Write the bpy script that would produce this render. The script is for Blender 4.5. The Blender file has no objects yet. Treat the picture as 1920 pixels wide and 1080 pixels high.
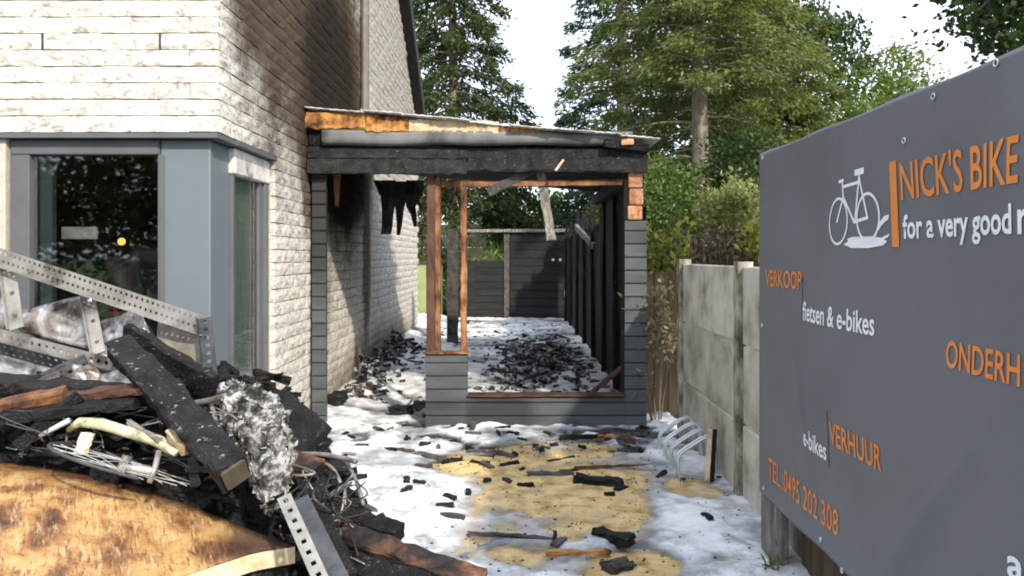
import bpy, bmesh, math, random
import numpy as np
from mathutils import Vector, Matrix, Quaternion
R = math.radians
random.seed(7); RNG = np.random.default_rng(7)
SC = bpy.context.scene
COL = SC.collection
# ------------------------------------------------------------------ camera, sky, sun, exposure
EYE, FPX = 1.7, 1450.0
cam = bpy.data.cameras.new('camera'); camo = bpy.data.objects.new('camera', cam); COL.objects.link(camo)
camo.location = (0, 0, EYE); camo.rotation_euler = (R(90), 0, 0)
cam.sensor_width = 36; cam.lens = 36*FPX/1920; cam.shift_y = -60/1920
cam.clip_start = .05; cam.clip_end = 900
SC.camera = camo
SUN = Vector((.39, -.73, .55)).normalized()
W = bpy.data.worlds.new('World'); SC.world = W; W.use_nodes = True
wn = W.node_tree; wn.nodes.clear()
sky = wn.nodes.new('ShaderNodeTexSky'); sky.sky_type = 'NISHITA'; sky.sun_disc = False
sky.sun_elevation = math.asin(SUN.z); sky.sun_rotation = math.atan2(SUN.x, SUN.y)
sky.dust_density = 2.5; sky.air_density = 1.0; sky.ozone_density = 1.0
cl = wn.nodes.new('ShaderNodeMix'); cl.data_type = 'RGBA'; cl.inputs[7].default_value = (8.0, 8.7, 9.9, 1)
tcw = wn.nodes.new('ShaderNodeTexCoord'); nzw = wn.nodes.new('ShaderNodeTexNoise'); nzw.inputs['Scale'].default_value = 2.2; nzw.inputs['Detail'].default_value = 6
rmw = wn.nodes.new('ShaderNodeMapRange'); rmw.inputs[1].default_value = .25; rmw.inputs[2].default_value = .6; rmw.inputs[3].default_value = .35; rmw.inputs[4].default_value = .95
bg = wn.nodes.new('ShaderNodeBackground'); bg.inputs[1].default_value = .145
wo = wn.nodes.new('ShaderNodeOutputWorld')
L = wn.links.new
L(tcw.outputs['Generated'], nzw.inputs['Vector']); L(nzw.outputs['Fac'], rmw.inputs[0]); L(rmw.outputs[0], cl.inputs[0])
L(sky.outputs[0], cl.inputs[6]); L(cl.outputs[2], bg.inputs[0]); L(bg.outputs[0], wo.inputs[0])
sun = bpy.data.lights.new('sun', 'SUN'); suno = bpy.data.objects.new('sun', sun); COL.objects.link(suno)
sun.energy = 3.7; sun.angle = R(2.2); sun.color = (1.0, .91, .76)
suno.rotation_euler = SUN.to_track_quat('Z', 'Y').to_euler(); suno.location = (6, -8, 10)
SC.view_settings.view_transform = 'Standard'; SC.view_settings.look = 'None'
SC.view_settings.exposure = 0.70; SC.view_settings.gamma = 1; SC.view_settings.use_curve_mapping = False
SC.render.engine = 'CYCLES'; SC.cycles.pixel_filter_type = 'BLACKMAN_HARRIS'; SC.cycles.filter_width = 1.9
SC.cycles.max_bounces = 8; SC.cycles.transparent_max_bounces = 12; SC.cycles.sample_clamp_indirect = 6
SC.cycles.use_denoising = True

# ------------------------------------------------------------------ helpers
def P(x, y, d):
    """a place in the yard, read off the photograph, at a distance d in front of the camera"""
    return Vector(((x-960)/FPX*d, d, EYE-(y-480)/FPX*d))
def G(x, y, h=0.0):
    d = FPX*(EYE-h)/(y-480)
    return Vector(((x-960)/FPX*d, d, h))
def tag(o, label=None, cat=None, group=None, kind=None):
    if label: o['label'] = label
    if cat: o['category'] = cat
    if group: o['group'] = group
    if kind: o['kind'] = kind
    return o
def empty(name, loc, label, cat, group=None):
    o = bpy.data.objects.new(name, None); COL.objects.link(o); o.location = loc
    o.empty_display_size = .1
    return tag(o, label, cat, group)
def link(name, me, parent=None, mat=None):
    o = bpy.data.objects.new(name, me); COL.objects.link(o)
    if mat is not None and not me.materials: me.materials.append(mat)
    if parent is not None:
        o.parent = parent
        if parent.type == 'EMPTY': o.matrix_parent_inverse = Matrix.Translation(-parent.location)
    return o
class MB:
    def __init__(s): s.v = []; s.f = []
    def add(s, vs, fs):
        n = len(s.v); s.v += [tuple(v) for v in vs]; s.f += [tuple(i+n for i in f) for f in fs]; return s
    def box(s, x0, x1, y0, y1, z0, z1):
        vs = [(x, y, z) for x in (x0, x1) for y in (y0, y1) for z in (z0, z1)]
        return s.add(vs, [(0, 1, 3, 2), (4, 6, 7, 5), (0, 4, 5, 1), (2, 3, 7, 6), (0, 2, 6, 4), (1, 5, 7, 3)])
    def tube(s, pts, r, n=8, cap=True):
        pts = [Vector(p) for p in pts]; k = len(pts)
        rs = r if isinstance(r, (list, tuple)) else [r]*k
        t0 = (pts[1]-pts[0]).normalized()
        a = t0.orthogonal().normalized(); rings = []
        for i, p in enumerate(pts):
            t = ((pts[min(i+1, k-1)]-pts[max(i-1, 0)])).normalized()
            a = (a - t*a.dot(t)).normalized(); b = t.cross(a)
            rings.append([p+(a*math.cos(2*math.pi*j/n)+b*math.sin(2*math.pi*j/n))*rs[i] for j in range(n)])
        vs = [v for rg in rings for v in rg]
        fs = [(i*n+j, i*n+(j+1) % n, (i+1)*n+(j+1) % n, (i+1)*n+j) for i in range(k-1) for j in range(n)]
        if cap: fs += [tuple(range(n-1, -1, -1)), tuple((k-1)*n+j for j in range(n))]
        return s.add(vs, fs)
    def prism(s, poly, ax, c0, c1):
        """poly in the two other axes, extruded along axis ax from c0 to c1"""
        n = len(poly)
        def mk(p, c):
            q = list(p); q.insert(ax, c); return tuple(q)
        vs = [mk(p, c0) for p in poly]+[mk(p, c1) for p in poly]
        fs = [tuple(range(n)), tuple(range(2*n-1, n-1, -1))]+[(i, i+n, (i+1) % n+n, (i+1) % n) for i in range(n)]
        return s.add(vs, fs)
    def grid(s, fn, nu, nv):
        vs = [fn(i/nu, j/nv) for j in range(nv+1) for i in range(nu+1)]
        return s.add(vs, [(j*(nu+1)+i, j*(nu+1)+i+1, (j+1)*(nu+1)+i+1, (j+1)*(nu+1)+i) for j in range(nv) for i in range(nu)])
    def beam(s, p0, p1, w, t, roll=0.0, segs=8, jit=.0, up=(0, 0, 1), taper=0.0, bend=0.0, rnd=None, ragged=0.0):
        """rough-sawn piece from p0 to p1, w across and t deep, its surface uneven by jit"""
        rr = rnd or random
        p0, p1 = Vector(p0), Vector(p1); d = (p1-p0); ln = d.length; d.normalize()
        u = Vector(up); u = u-d*u.dot(d)
        if u.length < 1e-3: u = d.orthogonal()
        u.normalize(); x = d.cross(u).normalized()
        q = Quaternion(d, roll); u = q @ u; x = q @ x
        cs = [(-.5, -.42), (-.42, -.5), (0, -.5), (.42, -.5), (.5, -.42), (.5, 0), (.5, .42), (.42, .5), (0, .5), (-.42, .5), (-.5, .42), (-.5, 0)]
        vs = []; n = len(cs)
        for i in range(segs+1):
            f = i/segs; k = 1-taper*f
            c = p0+d*ln*f+u*bend*math.sin(math.pi*f)
            for (a, b) in cs:
                e = ragged*rr.uniform(-1, 1)*ln if i in (0, segs) else 0
                vs.append(c+x*(a*w*k+rr.uniform(-jit, jit))+u*(b*t*k+rr.uniform(-jit, jit))+d*(e+rr.uniform(-jit, jit)*.5))
        fs = [(i*n+j, i*n+(j+1) % n, (i+1)*n+(j+1) % n, (i+1)*n+j) for i in range(segs) for j in range(n)]
        fs += [tuple(range(n-1, -1, -1)), tuple(segs*n+j for j in range(n))]
        return s.add(vs, fs)
    def mesh(s, name, smooth=False):
        me = bpy.data.meshes.new(name); me.from_pydata(s.v, [], s.f); me.update()
        bm = bmesh.new(); bm.from_mesh(me); bmesh.ops.recalc_face_normals(bm, faces=bm.faces); bm.to_mesh(me); bm.free()
        if smooth: me.polygons.foreach_set('use_smooth', [True]*len(me.polygons))
        return me
    def build(s, name, mat, parent=None, smooth=False):
        return link(name, s.mesh(name, smooth), parent, mat)
def np_mesh(name, v, f):
    """v (n,3) float, f (m,k) int"""
    me = bpy.data.meshes.new(name); v = np.asarray(v, np.float32); f = np.asarray(f, np.int32); k = f.shape[1]
    me.vertices.add(len(v)); me.vertices.foreach_set('co', v.ravel())
    me.loops.add(f.size); me.loops.foreach_set('vertex_index', f.ravel())
    me.polygons.add(len(f)); me.polygons.foreach_set('loop_start', np.arange(0, f.size, k, dtype=np.int32))
    me.update(calc_edges=True); return me
def solidify(o, t, off=0):
    m = o.modifiers.new('Solidify', 'SOLIDIFY'); m.thickness = t; m.offset = off; return o
def bevel(o, w, seg=1):
    m = o.modifiers.new('Bevel', 'BEVEL'); m.width = w; m.segments = seg; m.limit_method = 'ANGLE'; return o
# value noise, vectorised
_LAT = np.random.default_rng(3).random((256, 256))
def vn(x, y):
    xi = np.floor(x).astype(int); yi = np.floor(y).astype(int); fx = x-xi; fy = y-yi
    fx = fx*fx*(3-2*fx); fy = fy*fy*(3-2*fy)
    g = lambda a, b: _LAT[a % 256, b % 256]
    return (g(xi, yi)*(1-fx)+g(xi+1, yi)*fx)*(1-fy)+(g(xi, yi+1)*(1-fx)+g(xi+1, yi+1)*fx)*fy
def fbm(x, y, o=5):
    s = np.zeros_like(x, dtype=float); a = .5; t = 0
    for i in range(o):
        s = s+a*vn(x+17.3*i, y+5.1*i); t += a; a *= .5; x = x*2.03; y = y*2.03
    return s/t
def sstep(a, b, x):
    t = np.clip((x-a)/(b-a), 0, 1); return t*t*(3-2*t)

# ------------------------------------------------------------------ materials
def ramp(nt, stops):
    r = nt.nodes.new('ShaderNodeValToRGB'); e = r.color_ramp.elements
    while len(e) < len(stops): e.new(.5)
    for i, (p, c) in enumerate(stops): e[i].position = p; e[i].color = (*c, 1)
    return r
def math_n(nt, op, a, b=None, clamp=False):
    n = nt.nodes.new('ShaderNodeMath'); n.operation = op; n.use_clamp = clamp
    for i, v in enumerate((a, b)):
        if v is None: continue
        if isinstance(v, (int, float)): n.inputs[i].default_value = v
        else: nt.links.new(v, n.inputs[i])
    return n.outputs[0]
def mix_c(nt, fac, a, b, mode='MIX'):
    n = nt.nodes.new('ShaderNodeMix'); n.data_type = 'RGBA'; n.blend_type = mode
    for i, v in ((0, fac), (6, a), (7, b)):
        if isinstance(v, (int, float)): n.inputs[i].default_value = v
        elif isinstance(v, tuple): n.inputs[i].default_value = (*v, 1)
        else: nt.links.new(v, n.inputs[i])
    return n.outputs[2]
def noise(nt, vec, scale, detail=5, rough=.6, stretch=None, dist=0):
    if stretch is not None:
        m = nt.nodes.new('ShaderNodeMapping'); m.inputs['Scale'].default_value = stretch; nt.links.new(vec, m.inputs[0]); vec = m.outputs[0]
    n = nt.nodes.new('ShaderNodeTexNoise'); n.inputs['Scale'].default_value = scale; n.inputs['Detail'].default_value = detail
    n.inputs['Roughness'].default_value = rough; n.inputs['Distortion'].default_value = dist
    nt.links.new(vec, n.inputs['Vector']); return n.outputs['Fac']
class Mat: pass
def mat(name, stops, scale=6, stretch=None, rough=.85, metal=0.0, bump=.3, bscale=None, bdist=.01, var=.12, spec=.4, detail=6, dist=0, world=False):
    m = bpy.data.materials.new(name); m.use_nodes = True; nt = m.node_tree; bs = nt.nodes['Principled BSDF']
    if world:
        g = nt.nodes.new('ShaderNodeNewGeometry'); vec = g.outputs['Position']
    else:
        tc = nt.nodes.new('ShaderNodeTexCoord'); oi = nt.nodes.new('ShaderNodeObjectInfo')
        va = nt.nodes.new('ShaderNodeVectorMath'); va.operation = 'MULTIPLY_ADD'
        nt.links.new(oi.outputs['Random'], va.inputs[0]); va.inputs[1].default_value = (37, 19, 53); nt.links.new(tc.outputs['Object'], va.inputs[2]); vec = va.outputs[0]
    fac = noise(nt, vec, scale, detail, .62, stretch, dist)
    col = ramp(nt, stops); nt.links.new(fac, col.inputs[0]); c = col.outputs[0]
    if var and not world:
        hs = nt.nodes.new('ShaderNodeHueSaturation')
        v = math_n(nt, 'MULTIPLY_ADD', oi.outputs['Random'], 2*var); nt.nodes[-1].inputs[2].default_value = 1-var
        nt.links.new(v, hs.inputs['Value']); nt.links.new(c, hs.inputs['Color']); c = hs.outputs[0]
    nt.links.new(c, bs.inputs['Base Color'])
    bs.inputs['Roughness'].default_value = rough; bs.inputs['Metallic'].default_value = metal; bs.inputs['Specular IOR Level'].default_value = spec
    if bump:
        b = nt.nodes.new('ShaderNodeBump'); b.inputs['Strength'].default_value = bump; b.inputs['Distance'].default_value = bdist
        nt.links.new(noise(nt, vec, bscale or scale*4, 6, .6, stretch), b.inputs['Height']); nt.links.new(b.outputs[0], bs.inputs['Normal'])
        m['b'] = b.name
    h = Mat(); h.m = m; h.nt = nt; h.bs = bs; h.c = c; h.vec = vec; h.fac = fac
    return h
def blob(nt, pos, c, r, s, wob=None):
    v = nt.nodes.new('ShaderNodeVectorMath'); v.operation = 'SUBTRACT'; nt.links.new(pos, v.inputs[0]); v.inputs[1].default_value = c
    d = nt.nodes.new('ShaderNodeVectorMath'); d.operation = 'DIVIDE'; nt.links.new(v.outputs[0], d.inputs[0]); d.inputs[1].default_value = r
    l = nt.nodes.new('ShaderNodeVectorMath'); l.operation = 'LENGTH'; nt.links.new(d.outputs[0], l.inputs[0])
    x = l.outputs[1]
    if wob is not None: x = math_n(nt, 'ADD', x, wob)
    mr = nt.nodes.new('ShaderNodeMapRange'); mr.interpolation_type = 'SMOOTHSTEP'; nt.links.new(x, mr.inputs[0])
    mr.inputs[1].default_value = .55; mr.inputs[2].default_value = 1.1; mr.inputs[3].default_value = s; mr.inputs[4].default_value = 0
    return mr.outputs[0]
def dark_patches(h, blobs, colour, wobble=.9, wscale=1.6):
    """smoke stains and other dark patches with their own outlines, laid over a material at fixed places"""
    nt = h.nt; g = nt.nodes.new('ShaderNodeNewGeometry'); pos = g.outputs['Position']
    w = noise(nt, pos, wscale, 6, .65); w = math_n(nt, 'MULTIPLY', math_n(nt, 'SUBTRACT', w, .5), wobble)
    tot = None
    for c, r, s in blobs:
        b = blob(nt, pos, c, r, s, w); tot = b if tot is None else math_n(nt, 'MAXIMUM', tot, b)
    h.c = mix_c(nt, tot, h.c, colour); nt.links.new(h.c, h.bs.inputs['Base Color'])
    return h
def char_mat(name, a=(.005, .005, .005), b=(.018, .0175, .018), crack=44, ash=.10, rough=.55, stretch=(1, 1, 1)):
    h = mat(name, [(.3, a), (.7, b)], 9, rough=min(.9, rough+.12), bump=0, var=.25, spec=.18)
    nt = h.nt
    mp = nt.nodes.new('ShaderNodeMapping'); mp.inputs['Scale'].default_value = stretch; nt.links.new(h.vec, mp.inputs[0])
    vo = nt.nodes.new('ShaderNodeTexVoronoi'); vo.feature = 'DISTANCE_TO_EDGE'; vo.inputs['Scale'].default_value = crack; nt.links.new(mp.outputs[0], vo.inputs['Vector'])
    e = nt.nodes.new('ShaderNodeMapRange'); e.inputs[2].default_value = .12; nt.links.new(vo.outputs['Distance'], e.inputs[0])
    bp = nt.nodes.new('ShaderNodeBump'); bp.inputs['Strength'].default_value = .6; bp.inputs['Distance'].default_value = .006
    hh = math_n(nt, 'ADD', e.outputs[0], math_n(nt, 'MULTIPLY', noise(nt, h.vec, 60, 4), .5))
    nt.links.new(hh, bp.inputs['Height']); nt.links.new(bp.outputs[0], h.bs.inputs['Normal'])
    f = noise(nt, h.vec, 21, 4, .75, (1, 1, 2.2)); mr = nt.nodes.new('ShaderNodeMapRange'); mr.inputs[1].default_value = .60; mr.inputs[2].default_value = .68; mr.inputs[4].default_value = 1; nt.links.new(f, mr.inputs[0])
    h.c = mix_c(nt, math_n(nt, 'MULTIPLY', mr.outputs[0], min(1, ash*4)), h.c, (.22, .215, .21)); nt.links.new(h.c, h.bs.inputs['Base Color'])
    return h
def leaf_mat(name, a, b, c, scale=1.3, trans=.35):
    m = bpy.data.materials.new(name); m.use_nodes = True; nt = m.node_tree; nt.nodes.clear()
    g = nt.nodes.new('ShaderNodeNewGeometry'); out = nt.nodes.new('ShaderNodeOutputMaterial')
    n1 = noise(nt, g.outputs['Position'], scale, 3, .6); n2 = noise(nt, g.outputs['Position'], 14, 2, .5)
    f = math_n(nt, 'ADD', math_n(nt, 'MULTIPLY', n1, .6), math_n(nt, 'MULTIPLY', g.outputs['Random Per Island'], .4))
    r = ramp(nt, [(.25, a), (.5, b), (.75, c)]); nt.links.new(f, r.inputs[0])
    d = nt.nodes.new('ShaderNodeBsdfPrincipled'); d.inputs['Roughness'].default_value = .55; d.inputs['Specular IOR Level'].default_value = .35; nt.links.new(r.outputs[0], d.inputs['Base Color'])
    t = nt.nodes.new('ShaderNodeBsdfTranslucent'); nt.links.new(mix_c(nt, .5, r.outputs[0], (min(1, c[0]*1.8), min(1, c[1]*1.8), c[2])), t.inputs[0])
    mx = nt.nodes.new('ShaderNodeMixShader'); mx.inputs[0].default_value = trans
    nt.links.new(d.outputs[0], mx.inputs[1]); nt.links.new(t.outputs[0], mx.inputs[2]); nt.links.new(mx.outputs[0], out.inputs[0])
    return m
def glass_mat(name, tint=(.75, .82, .8), gloss=.9):
    m = bpy.data.materials.new(name); m.use_nodes = True; nt = m.node_tree; nt.nodes.clear()
    out = nt.nodes.new('ShaderNodeOutputMaterial'); fr = nt.nodes.new('ShaderNodeFresnel'); fr.inputs[0].default_value = 1.6
    f = math_n(nt, 'MULTIPLY_ADD', fr.outputs[0], gloss); nt.nodes[-1].inputs[2].default_value = .05
    gl = nt.nodes.new('ShaderNodeBsdfGlossy'); gl.inputs['Roughness'].default_value = .02
    tr = nt.nodes.new('ShaderNodeBsdfTransparent'); tr.inputs[0].default_value = (*tint, 1)
    mx = nt.nodes.new('ShaderNodeMixShader'); nt.links.new(f, mx.inputs[0]); nt.links.new(tr.outputs[0], mx.inputs[1]); nt.links.new(gl.outputs[0], mx.inputs[2]); nt.links.new(mx.outputs[0], out.inputs[0])
    return m
# house
SOOT_AND_TONE = [((-2, 8.9, 3.6), (3, 2.2, 2.3), .97), ((-2, 6.8, 4.7), (3, 1.6, 2.75), .95), ((-2, 5.95, 4.4), (3, .78, 1.85), .95), ((-2, 7.5, 3.4), (3, .8, 1.3), .95), ((-2, 9.2, 2.6), (3, 1.9, .85), .98), ((-2, 7.55, 2.55), (3, .36, .7), .88), ((-2, 10.6, 1.8), (3, .36, 1.6), .8), ((-2, 8.2, 1.9), (3, .6, 1.3), .5), ((-2, 13, 4.8), (3, 3.6, 2.6), .42)]  # gable soot; the last entry mildly darkens the upper rear wall
h = mat('split stone', [(.34, (.27, .25, .22)), (.43, (.44, .42, .38)), (.50, (.58, .555, .505)), (.62, (.64, .615, .565))], 15, stretch=(.7, 1, 1.3), rough=.95, bump=.5, bscale=24, bdist=.012, var=.06, dist=1.2, spec=.06)
dark_patches(h, SOOT_AND_TONE, (.052, .033, .019), .7, 2.6); dark_patches(h, [((-2, 8.6, 3.5), (3, 1.5, 1.5), .9), ((-2, 9.0, 2.6), (3, 1.3, .75), .95)], (.014, .011, .009), .7, 2.2); dark_patches(h, [((-2, 12, -.1), (3, 5.5, .85), .75), ((-2, 7, -.2), (3, 1.1, .62), .75)], (.15, .105, .075), .5); M_STONE = h.m
h = mat('mortar', [(.3, (.38, .35, .30)), (.7, (.52, .48, .42))], 20, bump=.4, var=0, spec=.06); dark_patches(h, SOOT_AND_TONE, (.022, .019, .017)); M_MORTAR = h.m
M_GREYM = mat('grey powder coat', [(.3, (.122, .146, .166)), (.7, (.136, .162, .183))], 2.2, rough=.42, bump=.05, var=.04).m
M_DKFRAME = mat('dark window frame', [(.3, (.085, .092, .10)), (.7, (.11, .117, .125))], 4, rough=.45, bump=.05, var=.05).m
M_WHITEP = mat('white plastic', [(.36, (.16, .13, .10)), (.46, (.42, .40, .37)), (.6, (.62, .61, .59))], 6, rough=.5, bump=.1, var=.05).m
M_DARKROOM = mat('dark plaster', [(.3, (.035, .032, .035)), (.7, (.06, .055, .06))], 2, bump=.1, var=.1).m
M_ROOFT = mat('dark roof tiles', [(.3, (.025, .022, .022)), (.7, (.055, .05, .048))], 8, bump=.6, var=.1).m
M_PIPE = mat('zinc pipe', [(.3, (.11, .10, .09)), (.7, (.20, .18, .16))], 6, rough=.6, metal=.3, bump=.1).m
M_GLASS = glass_mat('window glass', (.88, .90, .89), .75)
M_GLASS2 = glass_mat('side window glass', (.93, .96, .945), .7)
M_CURT = mat('pale curtain', [(.3, (.36, .42, .38)), (.5, (.60, .64, .58)), (.7, (.74, .77, .70))], 5, stretch=(6, 6, .3), bump=.2, var=0).m
M_RED = mat('red enamel', [(.3, (.35, .02, .02)), (.7, (.5, .03, .03))], 5, rough=.35, bump=0).m
M_RUBBER = mat('rubber', [(.3, (.012, .012, .012)), (.7, (.03, .03, .03))], 9, rough=.8, bump=.2).m
# burnt things
M_CHAR = char_mat('charred timber', stretch=(1, 1, 1)).m
M_CHAR2 = char_mat('charred board', (.006, .006, .006), (.022, .0215, .022), 50, .06, .6).m
M_BEAM = char_mat('alligatored beam', (.008, .008, .009), (.034, .033, .033), 38, .1, .6, (1.6, 1, .55)).m
M_RUB = char_mat('foam-dusted char', (.010, .010, .011), (.05, .05, .052), 30, .25, .7)
f_ = noise(M_RUB.nt, M_RUB.vec, 11, 5, .7); r_ = ramp(M_RUB.nt, [(.5, (0, 0, 0)), (.58, (1, 1, 1))]); M_RUB.nt.links.new(f_, r_.inputs[0])
M_RUB.c = mix_c(M_RUB.nt, r_.outputs[0], M_RUB.c, (.42, .43, .46)); M_RUB.nt.links.new(M_RUB.c, M_RUB.bs.inputs['Base Color']); M_RUB = M_RUB.m
M_SAWN = mat('sooty sawn wood', [(.3, (.035, .026, .018)), (.7, (.10, .078, .055))], 14, bump=.3, var=0).m
M_RUSTY = mat('charred timber with brown heart', [(.40, (.006, .005, .005)), (.50, (.022, .013, .009)), (.60, (.10, .042, .020)), (.72, (.24, .12, .06))], 7, stretch=(1, 1, 1), rough=.7, bump=.7, bscale=40, var=.1).m
M_CHARB = char_mat('flaked charred beam', crack=30, ash=.3).m
M_CHARG = char_mat('grey scorched timber', (.03, .028, .027), (.11, .10, .095), 26, .2, .7).m
M_ORWOOD = mat('scorched pine', [(.34, (.018, .009, .005)), (.45, (.115, .044, .018)), (.58, (.25, .11, .042)), (.75, (.36, .21, .095))], 9, stretch=(1, 1, .5), rough=.7, bump=.5, bscale=30, var=.2).m
M_REDWOOD = mat('red brown scorched post', [(.25, (.015, .007, .005)), (.45, (.058, .026, .017)), (.7, (.115, .052, .032))], 9, stretch=(1, 1, .35), rough=.7, bump=.6, bscale=40, var=.2).m
M_FOAMB = mat('scorched insulation foam', [(.36, (.02, .010, .005)), (.45, (.20, .08, .02)), (.56, (.42, .21, .055)), (.75, (.54, .34, .13))], 5.5, rough=.8, bump=.7, bscale=18, bdist=.02, var=.1).m
M_CREAM = mat('cream torn membrane', [(.3, (.30, .20, .11)), (.5, (.62, .50, .32)), (.7, (.74, .66, .52))], 6, rough=.8, bump=.6, var=.1).m
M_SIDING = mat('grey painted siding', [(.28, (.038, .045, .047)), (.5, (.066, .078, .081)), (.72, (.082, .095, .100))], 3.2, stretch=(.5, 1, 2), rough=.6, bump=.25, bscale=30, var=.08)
dark_patches(M_SIDING, [((-.12, 7.57, .12), (.45, .3, .36), .85), ((-.7, 7.57, .1), (.5, .3, .3), .45), ((-1.9, 7.57, 2.6), (.4, .4, 1.5), .92)], (.020, .019, .018), .35, 3.0); M_SIDING = M_SIDING.m  # darker patches at the half wall's foot and on the upper left pilaster
M_FASCIA = mat('zinc fascia', [(.3, (.055, .055, .055)), (.48, (.15, .152, .155)), (.7, (.22, .222, .225))], 2.4, stretch=(1, 1, .6), rough=.5, metal=.25, bump=.15, var=.05).m
M_SHEET = mat('roof sheet', [(.35, (.18, .17, .16)), (.55, (.55, .55, .54))], 7, rough=.55, bump=.3, var=.1).m
M_BLOCK = mat('scorched clay block', [(.34, (.10, .04, .022)), (.48, (.36, .17, .085)), (.66, (.52, .33, .20))], 9, bump=.5, var=.12).m
M_TATTER = mat('sooty membrane', [(.3, (.014, .015, .015)), (.6, (.035, .037, .036)), (.75, (.10, .10, .098))], 9, rough=.6, bump=.6, bscale=14, bdist=.03, var=0).m
M_PINK = mat('pale pink brick', [(.3, (.30, .22, .18)), (.7, (.42, .33, .28))], 6, bump=.4, var=.06).m
M_GREYW = mat('weathered plank', [(.3, (.06, .054, .047)), (.5, (.16, .147, .128)), (.7, (.28, .26, .235))], 9, stretch=(3, 3, .5), rough=.85, bump=.5, var=.1).m
M_BLACKB = mat('smoke blackened board', [(.3, (.006, .0065, .007)), (.6, (.013, .014, .0145)), (.8, (.04, .041, .041))], 4, stretch=(1, 1, 5), rough=.85, bump=.3, var=.2).m
# metals and sheets of the heap
M_GALV = mat('galvanised steel', [(.3, (.46, .48, .50)), (.55, (.62, .645, .66)), (.75, (.72, .74, .75))], 12, rough=.42, metal=.55, bump=.15, var=.06).m
M_STEELW = mat('painted slotted steel', [(.32, (.07, .055, .045)), (.43, (.20, .19, .175)), (.65, (.31, .305, .29))], 7, rough=.5, metal=.2, bump=.2, var=.06).m
M_STEELD = mat('smoke black steel', [(.3, (.03, .033, .038)), (.7, (.09, .095, .105))], 7, rough=.5, metal=.3, bump=.2, var=.1).m
M_FOIL = mat('crumpled foil', [(.36, (.10, .07, .05)), (.46, (.26, .225, .205)), (.55, (.38, .37, .365)), (.70, (.70, .70, .71))], 6, rough=.38, metal=.6, bump=.25, bscale=7, bdist=.04, var=.06, dist=1.0).m
M_CREAMP = mat('smoked cream panel', [(.3, (.10, .08, .06)), (.46, (.30, .27, .22)), (.6, (.62, .58, .50))], 3, rough=.6, bump=.2, var=.05).m
M_ASH = mat('ash crust', [(.40, (.014, .014, .014)), (.49, (.09, .087, .085)), (.56, (.32, .315, .31)), (.72, (.56, .555, .55))], 15, rough=.9, bump=1.0, bscale=40, bdist=.02, var=.05, detail=8).m
M_WIRE = mat('bare burnt wire', [(.3, (.10, .09, .085)), (.7, (.34, .32, .30))], 12, rough=.5, metal=.4, bump=0, var=.2).m
M_YTUBE = mat('scorched yellow green paint', [(.3, (.12, .11, .07)), (.48, (.46, .46, .30)), (.7, (.66, .66, .48))], 14, rough=.6, bump=.2, var=.1).m
h = mat('heat stained panel', [(.32, (.045, .020, .011)), (.42, (.17, .072, .028)), (.49, (.30, .155, .055)), (.57, (.41, .25, .095)), (.70, (.47, .34, .165))], 5.5, rough=.42, bump=.12, bscale=50, bdist=.004, var=0, detail=10, dist=.3)
nt = h.nt; mpg = nt.nodes.new('ShaderNodeMapping'); mpg.inputs['Rotation'].default_value = (0, 0, R(60)); nt.links.new(h.vec, mpg.inputs[0])
for (sc_, stx, lo, hi, amt, cc) in ((9, (1, 5, 1), .54, .62, .55, (.52, .40, .22)), (12, (1, 7, 1), .57, .62, .8, (.085, .040, .022)), (4, (1, 2.2, 1), .58, .66, .75, (.11, .05, .028)), (16, (1, 12, 1), .56, .66, .4, (.58, .49, .33)), (30, (1, 1.6, 1), .57, .66, .75, (.06, .03, .02)), (6, (1, 1.2, 1), .55, .66, .6, (.12, .06, .035))):
    st = noise(nt, mpg.outputs[0], sc_, 8, .7, stx, .4); rs = ramp(nt, [(lo, (0, 0, 0)), (hi, (1, 1, 1))]); nt.links.new(st, rs.inputs[0])
    h.c = mix_c(nt, math_n(nt, 'MULTIPLY', rs.outputs[0], amt), h.c, cc)
nt.links.new(h.c, h.bs.inputs['Base Color'])
dark_patches(h, [((-1.0, 3.25, .5), (.22, .4, .5), .8), ((-2.0, 3.72, .8), (1.6, .24, .5), .85), ((-1.5, 3.5, .8), (.8, .2, .5), .8)], (.028, .012, .010), .7, 5); M_PANEL = h.m
# ground
M_PAVE = mat('wet paving', [(.3, (.05, .05, .052)), (.7, (.115, .11, .105))], 5, rough=.5, bump=.4, var=0, world=True).m
M_LAWN = mat('lawn', [(.3, (.035, .06, .014)), (.7, (.09, .14, .03))], 3, bump=.8, var=0, world=True).m
h = mat('yellow absorbent sand', [(.28, (.16, .11, .055)), (.40, (.46, .32, .135)), (.54, (.70, .51, .235)), (.75, (.77, .63, .38))], 6, rough=.95, bump=1.0, bscale=60, bdist=.016, var=0, world=True, detail=9)
f_ = noise(h.nt, h.vec, 38, 6, .75); r_ = ramp(h.nt, [(.56, (0, 0, 0)), (.68, (1, 1, 1))]); h.nt.links.new(f_, r_.inputs[0])
h.c = mix_c(h.nt, math_n(h.nt, 'MULTIPLY', r_.outputs[0], .75), h.c, (.13, .095, .055))
f_ = noise(h.nt, h.vec, 2.3, 5, .6); r_ = ramp(h.nt, [(.52, (0, 0, 0)), (.66, (1, 1, 1))]); h.nt.links.new(f_, r_.inputs[0])
h.c = mix_c(h.nt, math_n(h.nt, 'MULTIPLY', r_.outputs[0], .55), h.c, (.36, .30, .24)); h.nt.links.new(h.c, h.bs.inputs['Base Color']); M_SAND = h.m
h = mat('extinguishing foam', [(.3, (.64, .665, .70)), (.6, (.78, .795, .815))], 5, rough=.5, bump=.4, bscale=26, bdist=.018, var=0, world=True)
nt = h.nt; at = nt.nodes.new('ShaderNodeAttribute'); at.attribute_name = 'thick'
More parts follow.
